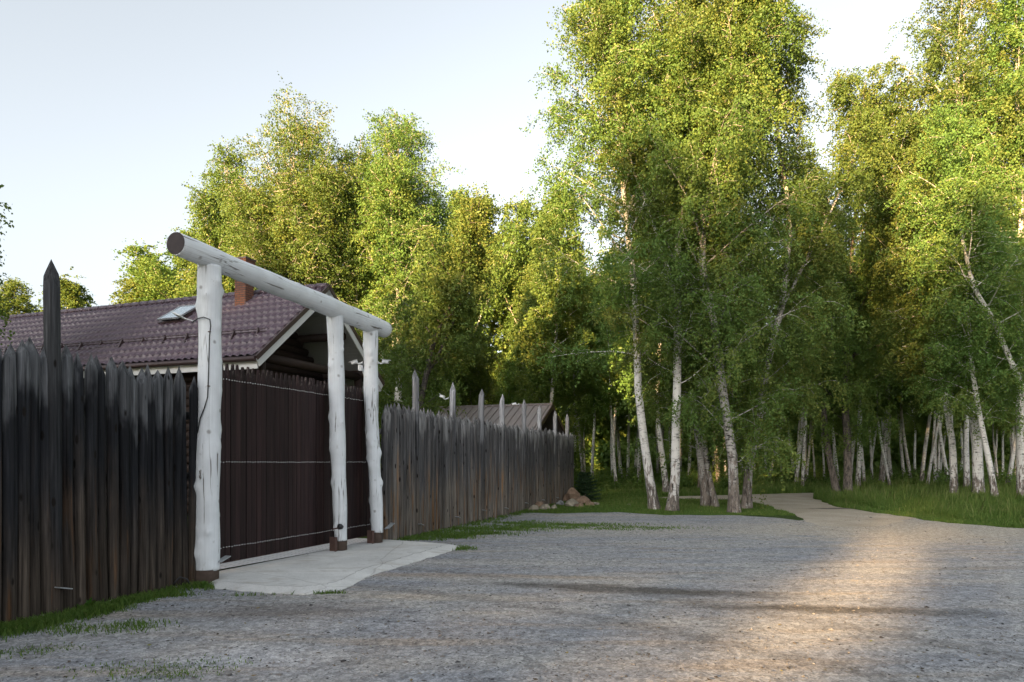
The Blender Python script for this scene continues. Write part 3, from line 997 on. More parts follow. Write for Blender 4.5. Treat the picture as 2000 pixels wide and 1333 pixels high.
# snow guard rails on brackets
b = MB()
for s_, h_ in ((SL * 0.68, 0.16), (SL * 0.685, 0.09)):
    b.tube([slope_pt(-1, s_, 0.5, h_), slope_pt(-1, s_, HL, h_)], 0.014, 6)
sg = b.build('snow_guard', M['trim_brown'], near_roof)
p = slope_pt(-1, SL * 0.68, 0, 0.0); q = slope_pt(-1, SL * 0.68, 0, 0.19); r_ = slope_pt(-1, SL * 0.755, 0, 0.03)
b = MB()
w = 0.022
b.add([(v.x, v.y + s_, v.z) for s_ in (-w, w) for v in (p, q, r_)], [(0, 1, 2), (5, 4, 3), (0, 3, 4, 1), (1, 4, 5, 2), (2, 5, 3, 0)])
b.tube([q, q + Vector((0, 0.0, 0.02))], 0.03, 6)
gb = b.mesh('guard_bracket')
gb.materials.append(M['trim_brown'])
yy = 0.75
while yy < HL:
    o = link('guard_bracket', gb, near_roof)
    o.location = (0, yy, 0)
    yy += 0.9
# chimney
cy, cs = 2.95, 0.62
pb = slope_pt(-1, cs, cy)
b = MB(); b.box((pb.x, cy, ZR + 0.05), (0.40, 0.44, 1.8)); b.box((pb.x, cy, ZR + 0.97), (0.48, 0.52, 0.12))
ch = b.build('chimney', M['brick'], house)
b = MB(); b.box((pb.x, cy, ZR + 1.06), (0.52, 0.56, 0.06)); b.build('cap', M['trim_brown'], ch)
# skylight with its sash propped open
rot = Matrix(((-HW / SL, 0, -(ZR - ZE) / SL), (0, 1, 0), (-(ZR - ZE) / SL, 0, HW / SL)))
SKY, SKS = 5.15, 1.25
b = MB()
for ds, dy, ls, ly in ((-0.55, 0, 0.09, 0.95), (0.55, 0, 0.09, 0.95), (0, -0.43, 1.0, 0.09), (0, 0.43, 1.0, 0.09)):
    b.box(slope_pt(-1, SKS + ds, SKY + dy, 0.07), (ls, ly, 0.12), rot)
skf = b.build('skylight_frame', M['trim_brown'], near_roof)
tilt = rot @ Matrix.Rotation(-0.10, 3, 'Y')
b = MB(); b.box(slope_pt(-1, SKS, SKY, 0.17), (1.08, 0.78, 0.03), tilt); b.build('skylight_pane', M['glass'], near_roof)
b = MB()
for ds, dy, ls, ly in ((-0.56, 0, 0.06, 0.9), (0.56, 0, 0.06, 0.9), (0, -0.42, 1.1, 0.06), (0, 0.42, 1.1, 0.06)):
    b.box(slope_pt(-1, SKS, SKY, 0.17) + tilt @ Vector((ds, dy, 0.0)), (ls, ly, 0.05), tilt)
b.build('skylight_sash', M['steel'], near_roof)

# small shed with a brown seamed roof behind the far part of the fence
shed = empty('shed', (1.93, 33.4, 0), HA, 'small shed with brown seamed roof and dark open gable behind the far fence', 'shed')
SR, SE, SW, SLN = 4.46, 2.62, 3.55, 6.0
for sign in (-1, 1):
    sl = math.hypot(SW, SR - SE)
    rot2 = Matrix(((sign * SW / sl, 0, sign * (SR - SE) / sl), (0, 1, 0), (-(SR - SE) / sl, 0, SW / sl)))
    b = MB()
    b.box((sign * SW / 2, SLN / 2, (SR + SE) / 2), (sl, SLN, 0.04), rot2)
    yy = 0.15
    while yy < SLN:
        b.box(Vector((sign * SW / 2, yy, (SR + SE) / 2)) + rot2 @ Vector((0, 0, 0.035)), (sl - 0.01, 0.05, 0.05), rot2)
        yy += 0.36
    b.build('roof_slope', M['roof_grey'], shed)
    b = MB(); b.box(Vector((sign * SW / 2, -0.03, (SR + SE) / 2)) + rot2 @ Vector((0, 0, -0.06)), (sl, 0.05, 0.2), rot2); b.build('verge_trim', M['trim_brown'], shed)
    b = MB(); b.box((sign * (SW - 0.4), SLN / 2, 1.2), (0.12, SLN - 0.3, 2.4)); b.build('side_wall', M['dark_inside'], shed)
b = MB(); b.tube([(0, -0.02, SR + 0.03), (0, SLN, SR + 0.03)], 0.07, 8); b.build('ridge_cap', M['roof_grey'], shed)
b = MB()
b.add([(-SW + 0.4, 1.2, 0), (SW - 0.4, 1.2, 0), (SW - 0.4, 1.2, 2.7), (0, 1.2, SR - 0.1), (-SW + 0.4, 1.2, 2.7), (-SW + 0.4, 1.3, 0), (SW - 0.4, 1.3, 0), (SW - 0.4, 1.3, 2.7), (0, 1.3, SR - 0.1), (-SW + 0.4, 1.3, 2.7)],
      [(0, 1, 2, 3, 4), (9, 8, 7, 6, 5), (0, 5, 6, 1), (1, 6, 7, 2), (4, 9, 5, 0)])
b.build('gable_wall', M['dark_inside'], shed)  # dark sheet closing the open gable, inner shade put into its colour

# ------------------------------------------------------------------ trees
UP = np.array([0, 0, 1.0])
def nrm(v): return v / max(1e-9, np.linalg.norm(v))

class Tree:
    def __init__(self, seed):
        self.rg = np.random.RandomState(seed)
        self.wood = MB()
        self.env = None
        self.st = []                       # hanging twigs: start, direction, length, tint
    def fit(self, p, d, L):
        if self.env is None: return L
        r, z0, z1, cx, cy = self.env
        for _ in range(14):
            q = p + d * L
            v = (math.hypot(q[0] - cx, q[1] - cy) / r) ** 3.2 + (abs(q[2] - (z0 + z1) / 2) / ((z1 - z0) / 2)) ** 3.2
            if v < self.rg.uniform(0.75, 1.15): break
            L *= 0.84
        return L
    def axis(self, pts, rad, Rc, nl, f0, droop, el0=22, el1=62, sides=6, top=0.97, prof=None):
        rg = self.rg
        pts = np.asarray(pts, float)
        seg = np.r_[0, np.cumsum(np.linalg.norm(np.diff(pts, axis=0), axis=1))]
        tot = seg[-1]
        az = rg.uniform(0, 6.28)
        for i in range(nl):
            f = (i + rg.uniform(0.1, 0.9)) / nl
            s = (f0 + (top - f0) * f) * tot
            p = np.array([np.interp(s, seg, pts[:, k]) for k in range(3)])
            r0 = np.interp(s, seg, rad)
            az += 2.4 + rg.uniform(-0.5, 0.5)
            pr = math.sin(math.pi * (0.22 + 0.74 * f)) ** 0.7 if prof is None else prof(f)
            L = Rc * max(0.18, pr) * rg.uniform(0.72, 1.18)
            e = R(el0 + (el1 - el0) * f + rg.uniform(-12, 12))
            d = np.array([math.cos(az) * math.cos(e), math.sin(az) * math.cos(e), math.sin(e)])
            L = self.fit(p, d, L)
            self.limb(p, d, L, min(r0 * 0.42, 0.008 + 0.0065 * L), droop)
        # the tip carries twigs too
        for _ in range(34):
            k_ = rg.randint(max(0, len(pts) - 4), len(pts))
            q = pts[k_] + rg.normal(0, 0.28, 3)
            self.st.append((q, nrm(rg.normal(0, 0.5, 3) + np.array([0, 0, 0.2])), rg.uniform(0.3, 0.6), rg.uniform(0.4, 0.9)))
    def limb(self, p, d, L, r, droop):
        rg = self.rg
        n = 7
        self.tl = rg.uniform(0.2, 0.8)
        pts, ds = [p], [d]
        for i in range(n):
            g = (0.10 - (0.34 * droop) * (i / n) ** 1.3)
            d = nrm(d + UP * g + rg.normal(0, 0.09, 3))
            p = p + d * (L / n)
            pts.append(p); ds.append(d)
        self.wood.tube(pts, [max(0.006, r * (1 - 0.88 * i / n)) for i in range(n + 1)], 5, False, True)
        nsub = max(4, int(4 + L * 3.0))
        for j in range(nsub):
            f = 0.10 + 0.90 * (j + rg.uniform(0, 1)) / nsub
            k = min(n - 1, int(f * n))
            q = pts[k] + (pts[k + 1] - pts[k]) * (f * n - k)
            side = rg.normal(0, 1, 3); side[2] *= 0.55
            e = nrm(ds[k] * 0.55 + nrm(side) * 0.9 + UP * 0.12)
            self.sub(q, e, (0.35 + 0.32 * L * (1.1 - f)) * rg.uniform(0.7, 1.3), r * 0.3, droop)
    def sub(self, p, d, L, r, droop):
        rg = self.rg
        L = min(L, 1.7)
        pts = [p]
        t0 = np.clip(self.tl + rg.uniform(-0.2, 0.2), 0, 1)
        for i in range(3):
            d = nrm(d - UP * 0.24 * droop + rg.normal(0, 0.14, 3))
            p = p + d * (L / 3)
            pts.append(p)
            for _ in range(1 if i < 1 else 2):
                h = nrm(np.array([0, 0, -0.75 * droop]) + rg.normal(0, 0.55, 3) + d * 0.5)
                self.st.append((p + rg.normal(0, 0.04, 3), h, rg.uniform(0.3, 0.6 + 0.45 * droop), t0))
        self.wood.tube(pts, [max(0.005, r * (1 - 0.25 * i)) for i in range(4)], 3, False, True)
        self.st.append((pts[0], nrm(pts[1] - pts[0]), L, t0))
    def leaves(self, count, size, centre, spread=0.065):
        rg = self.rg
        S = len(self.st)
        p = np.array([s[0] for s in self.st]); d = np.array([s[1] for s in self.st]); L = np.array([s[2] for s in self.st]); t0 = np.array([s[3] for s in self.st])
        idx = rg.choice(S, count, p=L / L.sum())
        u = rg.uniform(0.0, 1.0, count)
        pos = p[idx] + d[idx] * (u * L[idx])[:, None]
        pos[:, 2] -= 0.12 * u * u * L[idx]
        pos += rg.normal(0, spread, (count, 3))
        out = pos - np.asarray(centre)
        out /= np.maximum(1e-6, np.linalg.norm(out, axis=1))[:, None]
        nm = rg.normal(0, 1, (count, 3)); nm /= np.linalg.norm(nm, axis=1)[:, None]
        nm = nm + out * 0.35 + np.array([0, 0, 0.25])
        nm /= np.linalg.norm(nm, axis=1)[:, None]
        a = rg.normal(0, 1, (count, 3)); a[:, 2] -= 0.7
        a -= nm * (a * nm).sum(1)[:, None]; a /= np.maximum(1e-6, np.linalg.norm(a, axis=1))[:, None]
        b = np.cross(nm, a)
        sz = size * rg.uniform(0.65, 1.3, count)
        V = np.empty((count, 4, 3), dtype=np.float32)
        V[:, 0] = pos - a * (0.55 * sz)[:, None]
        V[:, 1] = pos + b * (0.40 * sz)[:, None] - a * (0.08 * sz)[:, None]
        V[:, 2] = pos + a * (0.55 * sz)[:, None]
        V[:, 3] = pos - b * (0.40 * sz)[:, None] - a * (0.08 * sz)[:, None]
        tint = np.clip(t0[idx] * 0.6 + 0.2 + rg.normal(0, 0.11, count), 0, 1)
        return V.reshape(-1, 3), tint
    def crown_centre(self):
        return np.array([s[0] for s in self.st]).mean(0)

dome = lambda f: (0.8 + 0.2 * math.sin(math.pi * min(1, f * 1.15))) * (1 - max(0, f - 0.8) * 1.6)
def make_tree(loc, label, H, path, r0, Rc, nl, count, lsize, seed, cb=0.3, droop=1.0, forks=0, bark='bark', leaf='leaf', group=None, name='birch_tree', flare=1.45, el=(22, 62), prof=None, spread=0.5, env=None):
    """path: (z, x, y) offsets of the trunk's centre from its foot"""
    t = Tree(seed)
    t.env = env
    rg = t.rg
    path = sorted(path)
    zs = [p[0] for p in path]
    n = 22
    pts, rad = [], []
    slope = ((path[-1][1] - path[-2][1]) / max(0.1, zs[-1] - zs[-2]), (path[-1][2] - path[-2][2]) / max(0.1, zs[-1] - zs[-2])) if len(path) > 1 else (0, 0)
    ph = rg.uniform(0, 6.28, 4)
    for i in range(n + 1):
        f = (i / n) ** 1.15
        z = f * H
        if z <= zs[-1]:
            x, y = np.interp(z, zs, [p[1] for p in path]), np.interp(z, zs, [p[2] for p in path])
        else:
            x, y = path[-1][1] + slope[0] * (z - zs[-1]) * 0.5, path[-1][2] + slope[1] * (z - zs[-1]) * 0.5
        wb = 0.05 * min(1, z / 3)
        pts.append((x + wb * math.sin(z * 0.7 + ph[0]), y + wb * math.sin(z * 0.6 + ph[1]), z - (0.05 if i == 0 else 0)))
        rr = r0 * (1 - f) ** 0.8 + 0.012
        if z < 1.0: rr *= 1 + (flare - 1) * (1 - z) ** 2
        rad.append(rr)
    t.wood.tube(pts, rad, 12, False, True, lambda i, th, r: r * (1 + (0.07 if i < 8 else 0.03) * math.sin(3 * th + ph[2] + i * 0.4) + 0.04 * math.sin(5 * th + ph[3] - i * 0.7)))
    t.axis(pts, rad, Rc, nl, cb, droop, *el, prof=prof)
    for k in range(forks):
        f = rg.uniform(0.36, 0.58)
        i = int(f ** (1 / 1.15) * n)
        p = np.array(pts[i]); az = rg.uniform(0, 6.28) if forks > 2 else rg.uniform(-0.5, 0.5) + k * math.pi
        d = nrm(np.array([math.cos(az) * spread, math.sin(az) * spread, 1.0]))
        L = t.fit(p, d, H * (1 - f) * rg.uniform(0.7, 0.92))
        fp = [p]
        for q in range(9):
            d = nrm(d + UP * 0.06 + rg.normal(0, 0.05, 3)); p = p + d * L / 9; fp.append(p)
        fr = [rad[i] * 0.62 * (1 - 0.92 * q / 9) for q in range(10)]
        t.wood.tube(fp, fr, 8, False, True)
        t.axis(fp, fr, Rc * 0.62, int(nl * 0.4), 0.2, droop, 25, 62)
    root = empty(name, loc, 0, label, 'tree', group)
    t.wood.build('trunk', M[bark], root)
    cc = t.crown_centre()
    V, tint = t.leaves(count, lsize, cc)
    link('crown', raw_mesh('crown', V, 4, tint), root, M[leaf])
    return root

def photo_path(pts, Y):
    x0 = (pts[0][0] - CX) / F * Y
    out = []
    for px, py in pts:
        out.append((max(0.0, EYE + (HY - py) * Y / F), (px - CX) / F * Y - x0, 0.0))
    out[0] = (0.0, 0.0, 0.0)
    return (x0, Y, 0.0), out

def hero(pts, Y, label, H, r0, Rc, nl, count, seed, group, lsize=0.072, **kw):
    loc, path = photo_path(pts, Y)
    ex = random.Random(seed)
    path = [(z, x, ex.uniform(-0.1, 0.1) * min(1, z / 4)) for z, x, y in path]
    return make_tree(loc, label, H, path, r0, Rc, nl, int(count * 1.55), lsize, seed, group=group, **kw)

G1 = 'birches standing in the grass at the edge of the gravel'
hero([(1279, 998), (1268, 930), (1256, 828), (1246, 752), (1237, 560), (1228, 450), (1213, 300), (1195, 150), (1190, 30)], 24.2,
     'white birch with rough dark foot leaning left, nearest the end of the long fence', 19.0, 0.148, 4.0, 46, 90000, 101, G1, cb=0.27, forks=1)
hero([(1312, 1000), (1320, 925), (1321, 800), (1322, 650), (1326, 480), (1328, 390), (1330, 270), (1325, 100), (1320, -60)], 23.7,
     'tall straight white birch with flared dark foot in front of all the others', 20.5, 0.152, 3.4, 40, 74000, 102, G1, cb=0.2, forks=2, flare=1.6)
hero([(1380, 991), (1369, 880), (1360, 770), (1352, 650), (1350, 500), (1380, 300), (1400, 100)], 25.5,
     'grey white birch just right of the straight white birch, in a close pair', 19.5, 0.155, 3.3, 36, 64000, 103, G1, cb=0.08, forks=1, bark='bark_grey')
hero([(1399, 993), (1384, 930), (1374, 860), (1366, 700)], 25.3,
     'thin low birch stem rising from the foot of the grey white pair', 10.5, 0.10, 2.2, 20, 22000, 104, G1, cb=0.25, bark='bark_grey')
hero([(1435, 1003), (1430, 900), (1419, 827), (1411, 751), (1395, 620), (1372, 530), (1372, 400), (1420, 250), (1450, 80)], 22.95,
     'stout birch with furrowed brown foot standing right at the gravel edge', 18.5, 0.16, 3.7, 40, 76000, 105, G1, cb=0.085, droop=1.25, forks=1, bark='bark_grey')
hero([(1457, 995), (1462, 904), (1474, 853), (1500, 720), (1530, 600), (1540, 450), (1520, 250), (1530, 60)], 25.0,
     'dark birch leaning right close behind the stout brown footed birch', 18.0, 0.145, 2.6, 36, 60000, 106, G1, cb=0.08, droop=1.25, forks=1, bark='bark_grey')
G2 = 'birches beside the dirt track and along the grassy bank'
hero([(1302, 962), (1291, 878), (1285, 800), (1290, 600), (1300, 400)], 37.0,
     'forked pale birch seen between the two leading white birches', 18.0, 0.15, 3.0, 32, 42000, 107, G2, lsize=0.11, cb=0.25, forks=1)
hero([(1655, 970), (1657, 850), (1652, 727), (1660, 550), (1680, 350), (1670, 260)], 34.3,
     'thick dark barked upright tree on the inside bend of the dirt track', 16.6, 0.19, 3.6, 40, 66000, 108, G2, lsize=0.085, cb=0.15, bark='bark_dark', forks=2)
hero([(1636, 967), (1624, 910), (1612, 850), (1600, 740), (1570, 500)], 35.0,
     'dark curved tree leaning left against the thick upright one by the track', 16.5, 0.16, 3.2, 32, 50000, 109, G2, lsize=0.085, cb=0.25, bark='bark_dark')
hero([(1863, 978), (1858, 870), (1853, 808), (1841, 700), (1800, 420), (1765, 250)], 30.6,
     'slim speckled birch leaning left on the bank, crown sloping over the track', 18.6, 0.14, 3.6, 38, 66000, 110, G2, lsize=0.085, cb=0.3, forks=2)
hero([(1911, 981), (1909, 875), (1900, 780), (1890, 700), (1870, 500), (1860, 330), (1880, 0)], 29.4,
     'thick white birch with black bands, tallest on the right bank', 24.0, 0.20, 3.5, 48, 92000, 111, G2, lsize=0.085, cb=0.18, forks=2)
hero([(1947, 989), (1935, 920), (1925, 867), (1915, 800), (1900, 700)], 26.7,
     'thin birch leaning left in front of the thick black banded birch', 12.0, 0.105, 2.4, 24, 30000, 112, G2, cb=0.25)
hero([(1998, 985), (1994, 835), (1992, 730), (1990, 400), (1985, 100)], 28.5,
     'upright pale birch cut by the right edge of the photo', 21.5, 0.16, 3.8, 42, 76000, 113, G2, lsize=0.085, cb=0.17, forks=1)
hero([(2062, 995), (2000, 760), (1940, 620), (1895, 560), (1872, 450), (1860, 300)], 25.5,
     'strongly leaning white birch entering over the right edge', 14.5, 0.11, 2.8, 28, 40000, 114, G2, cb=0.35)

G3 = 'tall trees behind the log house'
make_tree((-11.1, 36.0, 0), 'broad tall birch with rounded crown behind the house ridge, above the chimney', 18.9, [(0, 0, 0), (10, 0.1, 0)], 0.26, 5.2, 70, 210000, 0.088, 201, cb=0.16, droop=0.75, forks=6, group=G3,
          prof=dome, spread=0.40, env=(4.0, 2.0, 20.0, 0, 0))
make_tree((-5.9, 36.5, 0), 'tall narrower birch whose crown top stands right of the broad one', 19.5, [(0, 0, 0), (10, -0.1, 0)], 0.22, 4.4, 64, 170000, 0.088, 202, cb=0.15, droop=0.8, forks=5, group=G3,
          prof=dome, spread=0.33, env=(3.5, 2.0, 20.5, 0, 0))
make_tree((-8.5, 37.6, 0), 'birch wedged between the broad and the narrower tall birch behind the house', 18.6, [(0, 0, 0), (10, 0.1, 0)], 0.18, 4.0, 50, 100000, 0.09, 206, cb=0.15, droop=0.8, forks=4, group=G3,
          prof=dome, spread=0.3, env=(3.2, 2.0, 19.4, 0, 0))
make_tree((-17.6, 42.0, 0), 'ragged thin topped birch left of the broad tall birch', 20.8, [(0, 0, 0), (10, 0.2, 0)], 0.18, 3.5, 50, 90000, 0.105, 203, cb=0.15, droop=0.8, forks=3, group=G3,
          spread=0.3, env=(2.9, 2.0, 22.0, 0, 0))
make_tree((-4.4, 31.0, 0), 'grey green spreading tree with dark forked trunk between house and shed', 13.5, [(0, 0, 0), (4, 0.2, 0), (7, 0.9, 0), (10, 2.2, 0)], 0.17, 3.0, 30, 46000, 0.10, 204, cb=0.25, droop=0.9, forks=1, bark='bark_dark', group=G3, name='deciduous_tree')
make_tree((-16.6, 19.6, 0), 'near tree whose leaf tips reach in at the left edge of the photo', 10.5, [(0, 0, 0), (6, 0.2, 0)], 0.13, 2.1, 26, 22000, 0.10, 205, cb=0.3, group=G3)

# forest trees built once and copied
protos = []
spec = [(19.0, 0.15, 2.9, 34, 40000, 0.32, 1.0, 1, 'bark'), (20.5, 0.16, 3.1, 36, 42000, 0.35, 0.9, 2, 'bark'), (18.0, 0.13, 2.6, 30, 34000, 0.38, 1.0, 0, 'bark'),
        (19.5, 0.15, 3.0, 34, 38000, 0.34, 1.1, 1, 'bark_grey'), (17.0, 0.12, 2.5, 30, 32000, 0.37, 1.0, 0, 'bark'), (21.0, 0.17, 3.2, 36, 44000, 0.38, 0.9, 2, 'bark_grey')]
bush_spec = [(9.5, 0.09, 2.6, 30, 30000, 0.06, 0.8, 2, 'bark_grey'), (12.5, 0.11, 2.9, 34, 36000, 0.08, 0.9, 1, 'bark_grey')]
used = set()
def proto(i, bushy=False):
    key = (i, bushy)
    for k_, o in protos:
        if k_ == key: return o
    H, r0, Rc, nl, cnt, cb, dr, fk, bk = (bush_spec if bushy else spec)[i]
    rg = random.Random(300 + i)
    o = make_tree((0, 0, 0), 'tree', H, [(0, 0, 0), (6, rg.uniform(-0.4, 0.4), rg.uniform(-0.4, 0.4)), (12, rg.uniform(-0.6, 0.6), rg.uniform(-0.6, 0.6))], r0, Rc, nl, cnt, 0.135 if not bushy else 0.12, 300 + i + 50 * bushy,
                  cb=cb, droop=dr, forks=fk, bark=bk, leaf='leaf_deep')
    protos.append((key, o))
    return o
def plant(i, x, y, rz, label, group, s=1.0, tilt=(0, 0), bushy=False, sz=None):
    o = proto(i, bushy)
    scl = (s, s, s * (sz or 1.0))
    if (i, bushy) in used:
        return dup(o, (x, y, 0), rz, label, group, scl, tilt)
    used.add((i, bushy))
    o.location = (x, y, 0); o.rotation_euler = (tilt[0], tilt[1], rz); o.scale = scl
    tag(o, label, 'tree', group)
    return o

rgf = random.Random(77)
taken = [(4.98, 24.2), (5.47, 23.7), (7.1, 25.4), (7.4, 23), (8.5, 25), (16.6, 34.3), (16.5, 35), (19.5, 30.6), (19.8, 29.4), (18.7, 26.7), (21, 28.5), (8.3, 37)]
# trunks one can make out in the wood: foot column, foot row, lean (rightwards at the top is positive)
named = [
    (1141, 941, -0.06, 'white birch trunk rising right behind the little spruce'),
    (1156, 943, -0.03, 'second white birch beside the one behind the little spruce'),
    (1197, 942, -0.04, 'dark grey birch between the spruce and the leaning white birch'),
    (1226, 941, 0.0, 'thin birch just left of the leaning white birch'),
    (1239, 940, 0.10, 'slanting thin birch touching the leaning white birch'),
    (1495, 931, 0.02, 'straight thin birch seen through the gap right of the gravel edge clump'),
    (1501, 941, 0.20, 'birch slanting strongly right beyond the grass island'),
    (1552, 935, -0.10, 'birch with sunlit upper trunk beyond the bend of the track'),
    (1588, 925, 0.22, 'small slanting birch left of the dark track pair'),
    (1690, 933, -0.09, 'pale birch just right of the dark track pair'),
    (1699, 932, 0.08, 'thin birch forking from the pale one right of the dark pair'),
    (1741, 941, -0.17, 'leaning birch whose foot bends right in the high grass'),
    (1766, 939, -0.18, 'parallel leaning birch next to the one with a bent foot'),
    (1780, 946, -0.12, 'leaning birch in front of the sunlit slim trunk'),
    (1787, 930, -0.03, 'slim upright birch with orange sunlit trunk'),
    (1798, 948, 0.09, 'birch leaning right with sunlit upper trunk on the bank'),
    (1831, 925, -0.16, 'half sunlit birch leaning left behind the slim speckled one'),
    (1884, 931, -0.03, 'birch in a tight cluster behind the thick banded one'),
    (1966, 957, 0.17, 'curved birch leaning out right near the photo edge'),
]
for k_, (px, py, ln, lab) in enumerate(named):
    x, y = gp(px, py)
    taken.append((x, y))
    plant(rgf.choice((0, 2, 3, 4)) if abs(ln) < 0.12 else rgf.choice((2, 4)), x, y, rgf.uniform(0, 6.28) if abs(ln) < 0.03 else 0.0, lab, 'birches one can tell apart inside the wood', rgf.uniform(0.9, 1.05), (0, ln * 0.8))
G4 = 'birches filling the wood beyond the track'
tries = 0
count_f = 0
while count_f < 58 and tries < 6000:
    tries += 1
    y = rgf.uniform(40, 76)
    x = rgf.uniform(0.03, 0.82) * y
    if any((x - a) ** 2 + (y - b) ** 2 < 3.2 ** 2 for a, b in taken): continue
    if inside(track, np.array([x]), np.array([y]))[0]: continue
    taken.append((x, y))
    count_f += 1
    plant(rgf.randrange(6), x, y, rgf.uniform(0, 6.28), 'pale birch among many alike deep in the shady wood', G4, rgf.uniform(0.66, 1.05), (rgf.uniform(-0.06, 0.06), rgf.uniform(-0.1, 0.06)))
k_ = 0
tries = 0
while k_ < 26 and tries < 4000:
    tries += 1
    y = rgf.uniform(37, 62); x = rgf.uniform(0.38, 0.78) * y
    if any((x - a) ** 2 + (y - b) ** 2 < 1.7 ** 2 for a, b in taken) or inside(track, np.array([x]), np.array([y]))[0]: continue
    taken.append((x, y)); k_ += 1
    plant(rgf.choice((2, 4)), x, y, rgf.uniform(0, 6.28), 'thin pale birch stem among many alike on the right of the wood', 'thin birches on the right of the wood', rgf.uniform(0.55, 0.72), (rgf.uniform(-0.05, 0.05), rgf.uniform(-0.16, 0.08)), sz=1.25)
# the gap behind fence and shed
for k_, (px, Y, i, s, bushy, lab) in enumerate([
        (895, 60, 1, 1.24, False, 'sunlit birch left of the open sky gap behind the fence'),
        (945, 63, 0, 1.36, False, 'yellow lit birch straight above the small brown roof'),
        (1000, 62, 3, 1.28, False, 'yellow lit birch right of the small brown roof'),
        (1050, 60, 5, 1.1, False, 'birch in half shade above the end of the long fence'),
        (860, 66, 2, 1.3, False, 'pale birch far behind the first tall fence pole'),
        (1085, 42, 1, 0.8, True, 'bushy low tree behind the end of the long fence'),
        (985, 60, 0, 1.1, True, 'bushy sunlit tree far behind the small brown roof'),
        (845, 40, 1, 1.0, True, 'bushy green tree behind the second tall fence pole'),
        (920, 42, 0, 1.0, True, 'bushy green tree directly behind the shed'),
        (790, 38, 1, 1.05, True, 'bushy green tree right of the white house gable'),
        (700, 44, 1, 1.1, True, 'bushy dark tree behind the white house gable'),
        (560, 44, 1, 1.15, True, 'bushy dark tree behind the chimney'),
        (470, 50, 0, 1.3, True, 'bushy tree behind the house ridge under the ragged birch')]):
    plant(i, (px - CX) / F * Y, Y, rgf.uniform(0, 6.28), lab, 'trees behind the fence and shed', s, bushy=bushy)
for k_, (px, Y, i, s, lab) in enumerate([
        (300, 66, 0, 1.52, 'round sunlit birch beyond the roof, left of the white crossbeam end'),
        (262, 70, 3, 1.15, 'lower sunlit birch left of the round one beyond the roof'),
        (368, 64, 1, 1.5, 'sunlit birch beyond the roof right behind the crossbeam end'),
        (430, 58, 5, 1.4, 'sunlit birch beyond the roof above the skylight'),
        (30, 74, 1, 1.38, 'sunlit birch with forked white trunk beyond the roof, left of the tall black pole'),
        (85, 78, 2, 1.4, 'slim sunlit birch hidden half by the tall black pole'),
        (128, 74, 4, 1.66, 'sunlit birch beyond the roof, right of the tall black pole'),
        (-40, 72, 0, 1.4, 'sunlit birch beyond the roof at the left edge')]):
    plant(i, (px - CX) / F * Y, Y, rgf.uniform(0, 6.28), lab, 'sunlit birches far beyond the roof', s, sz=0.75)
# trees across the lot, behind and left of the viewpoint: they throw the evening shade
perp = Vector((SH.y, -SH.x))
G5 = 'tall birches across the lot that shade it'
rgs = random.Random(5)
for s, step, off in ((-46, 4.1, 0.0), (-52, 4.8, 2.2)):
    q_ = -78.0 + off
    while q_ < 14:
        if not -6.6 < q_ < 3.4:
            x, y = SH.x * s + perp.x * q_, SH.y * s + perp.y * q_
            plant([1, 5, 3][rgs.randrange(3)], x, y, rgs.uniform(0, 6.28), 'tall birch of the row across the lot, outside the view', G5, rgs.uniform(1.08, 1.22))
        q_ += step * rgs.uniform(0.85, 1.15)
for s, q_, k_ in ((-46, -5.2, 1), (-46, 1.9, 5), (-51, -5.4, 3), (-51, 2.2, 1)):
    plant(k_, SH.x * s + perp.x * q_, SH.y * s + perp.y * q_, 1.0 + q_, 'tall birch of the row across the lot, outside the view', G5, 1.14)
q_ = -76.0
while q_ < 12:
    if not -4.6 < q_ < 1.8:
        x, y = SH.x * -43 + perp.x * q_, SH.y * -43 + perp.y * q_
        plant(rgs.randrange(2), x, y, rgs.uniform(0, 6.28), 'bushy tree below the row across the lot, outside the view', G5, rgs.uniform(0.95, 1.15), bushy=True)
    q_ += 4.4 * rgs.uniform(0.85, 1.15)
for q_, sc_ in ((-3.2, 0.92), (0.6, 1.08)):
    plant(0, SH.x * -43 + perp.x * q_, SH.y * -43 + perp.y * q_, q_, 'bushy tree below the row across the lot, outside the view', G5, sc_, bushy=True)
for q_, cb_, sd_ in ((-3.2, 0.37, 401), (0.7, 0.46, 402)):
    make_tree((SH.x * -46 + perp.x * q_, SH.y * -46 + perp.y * q_, 0), 'high crowned birch of the row across the lot, outside the view', 25.0, [(0, 0, 0), (10, 0.2, 0)], 0.2, 3.6, 40, 50000, 0.15, sd_,
              cb=cb_, droop=0.5, forks=2, group=G5)

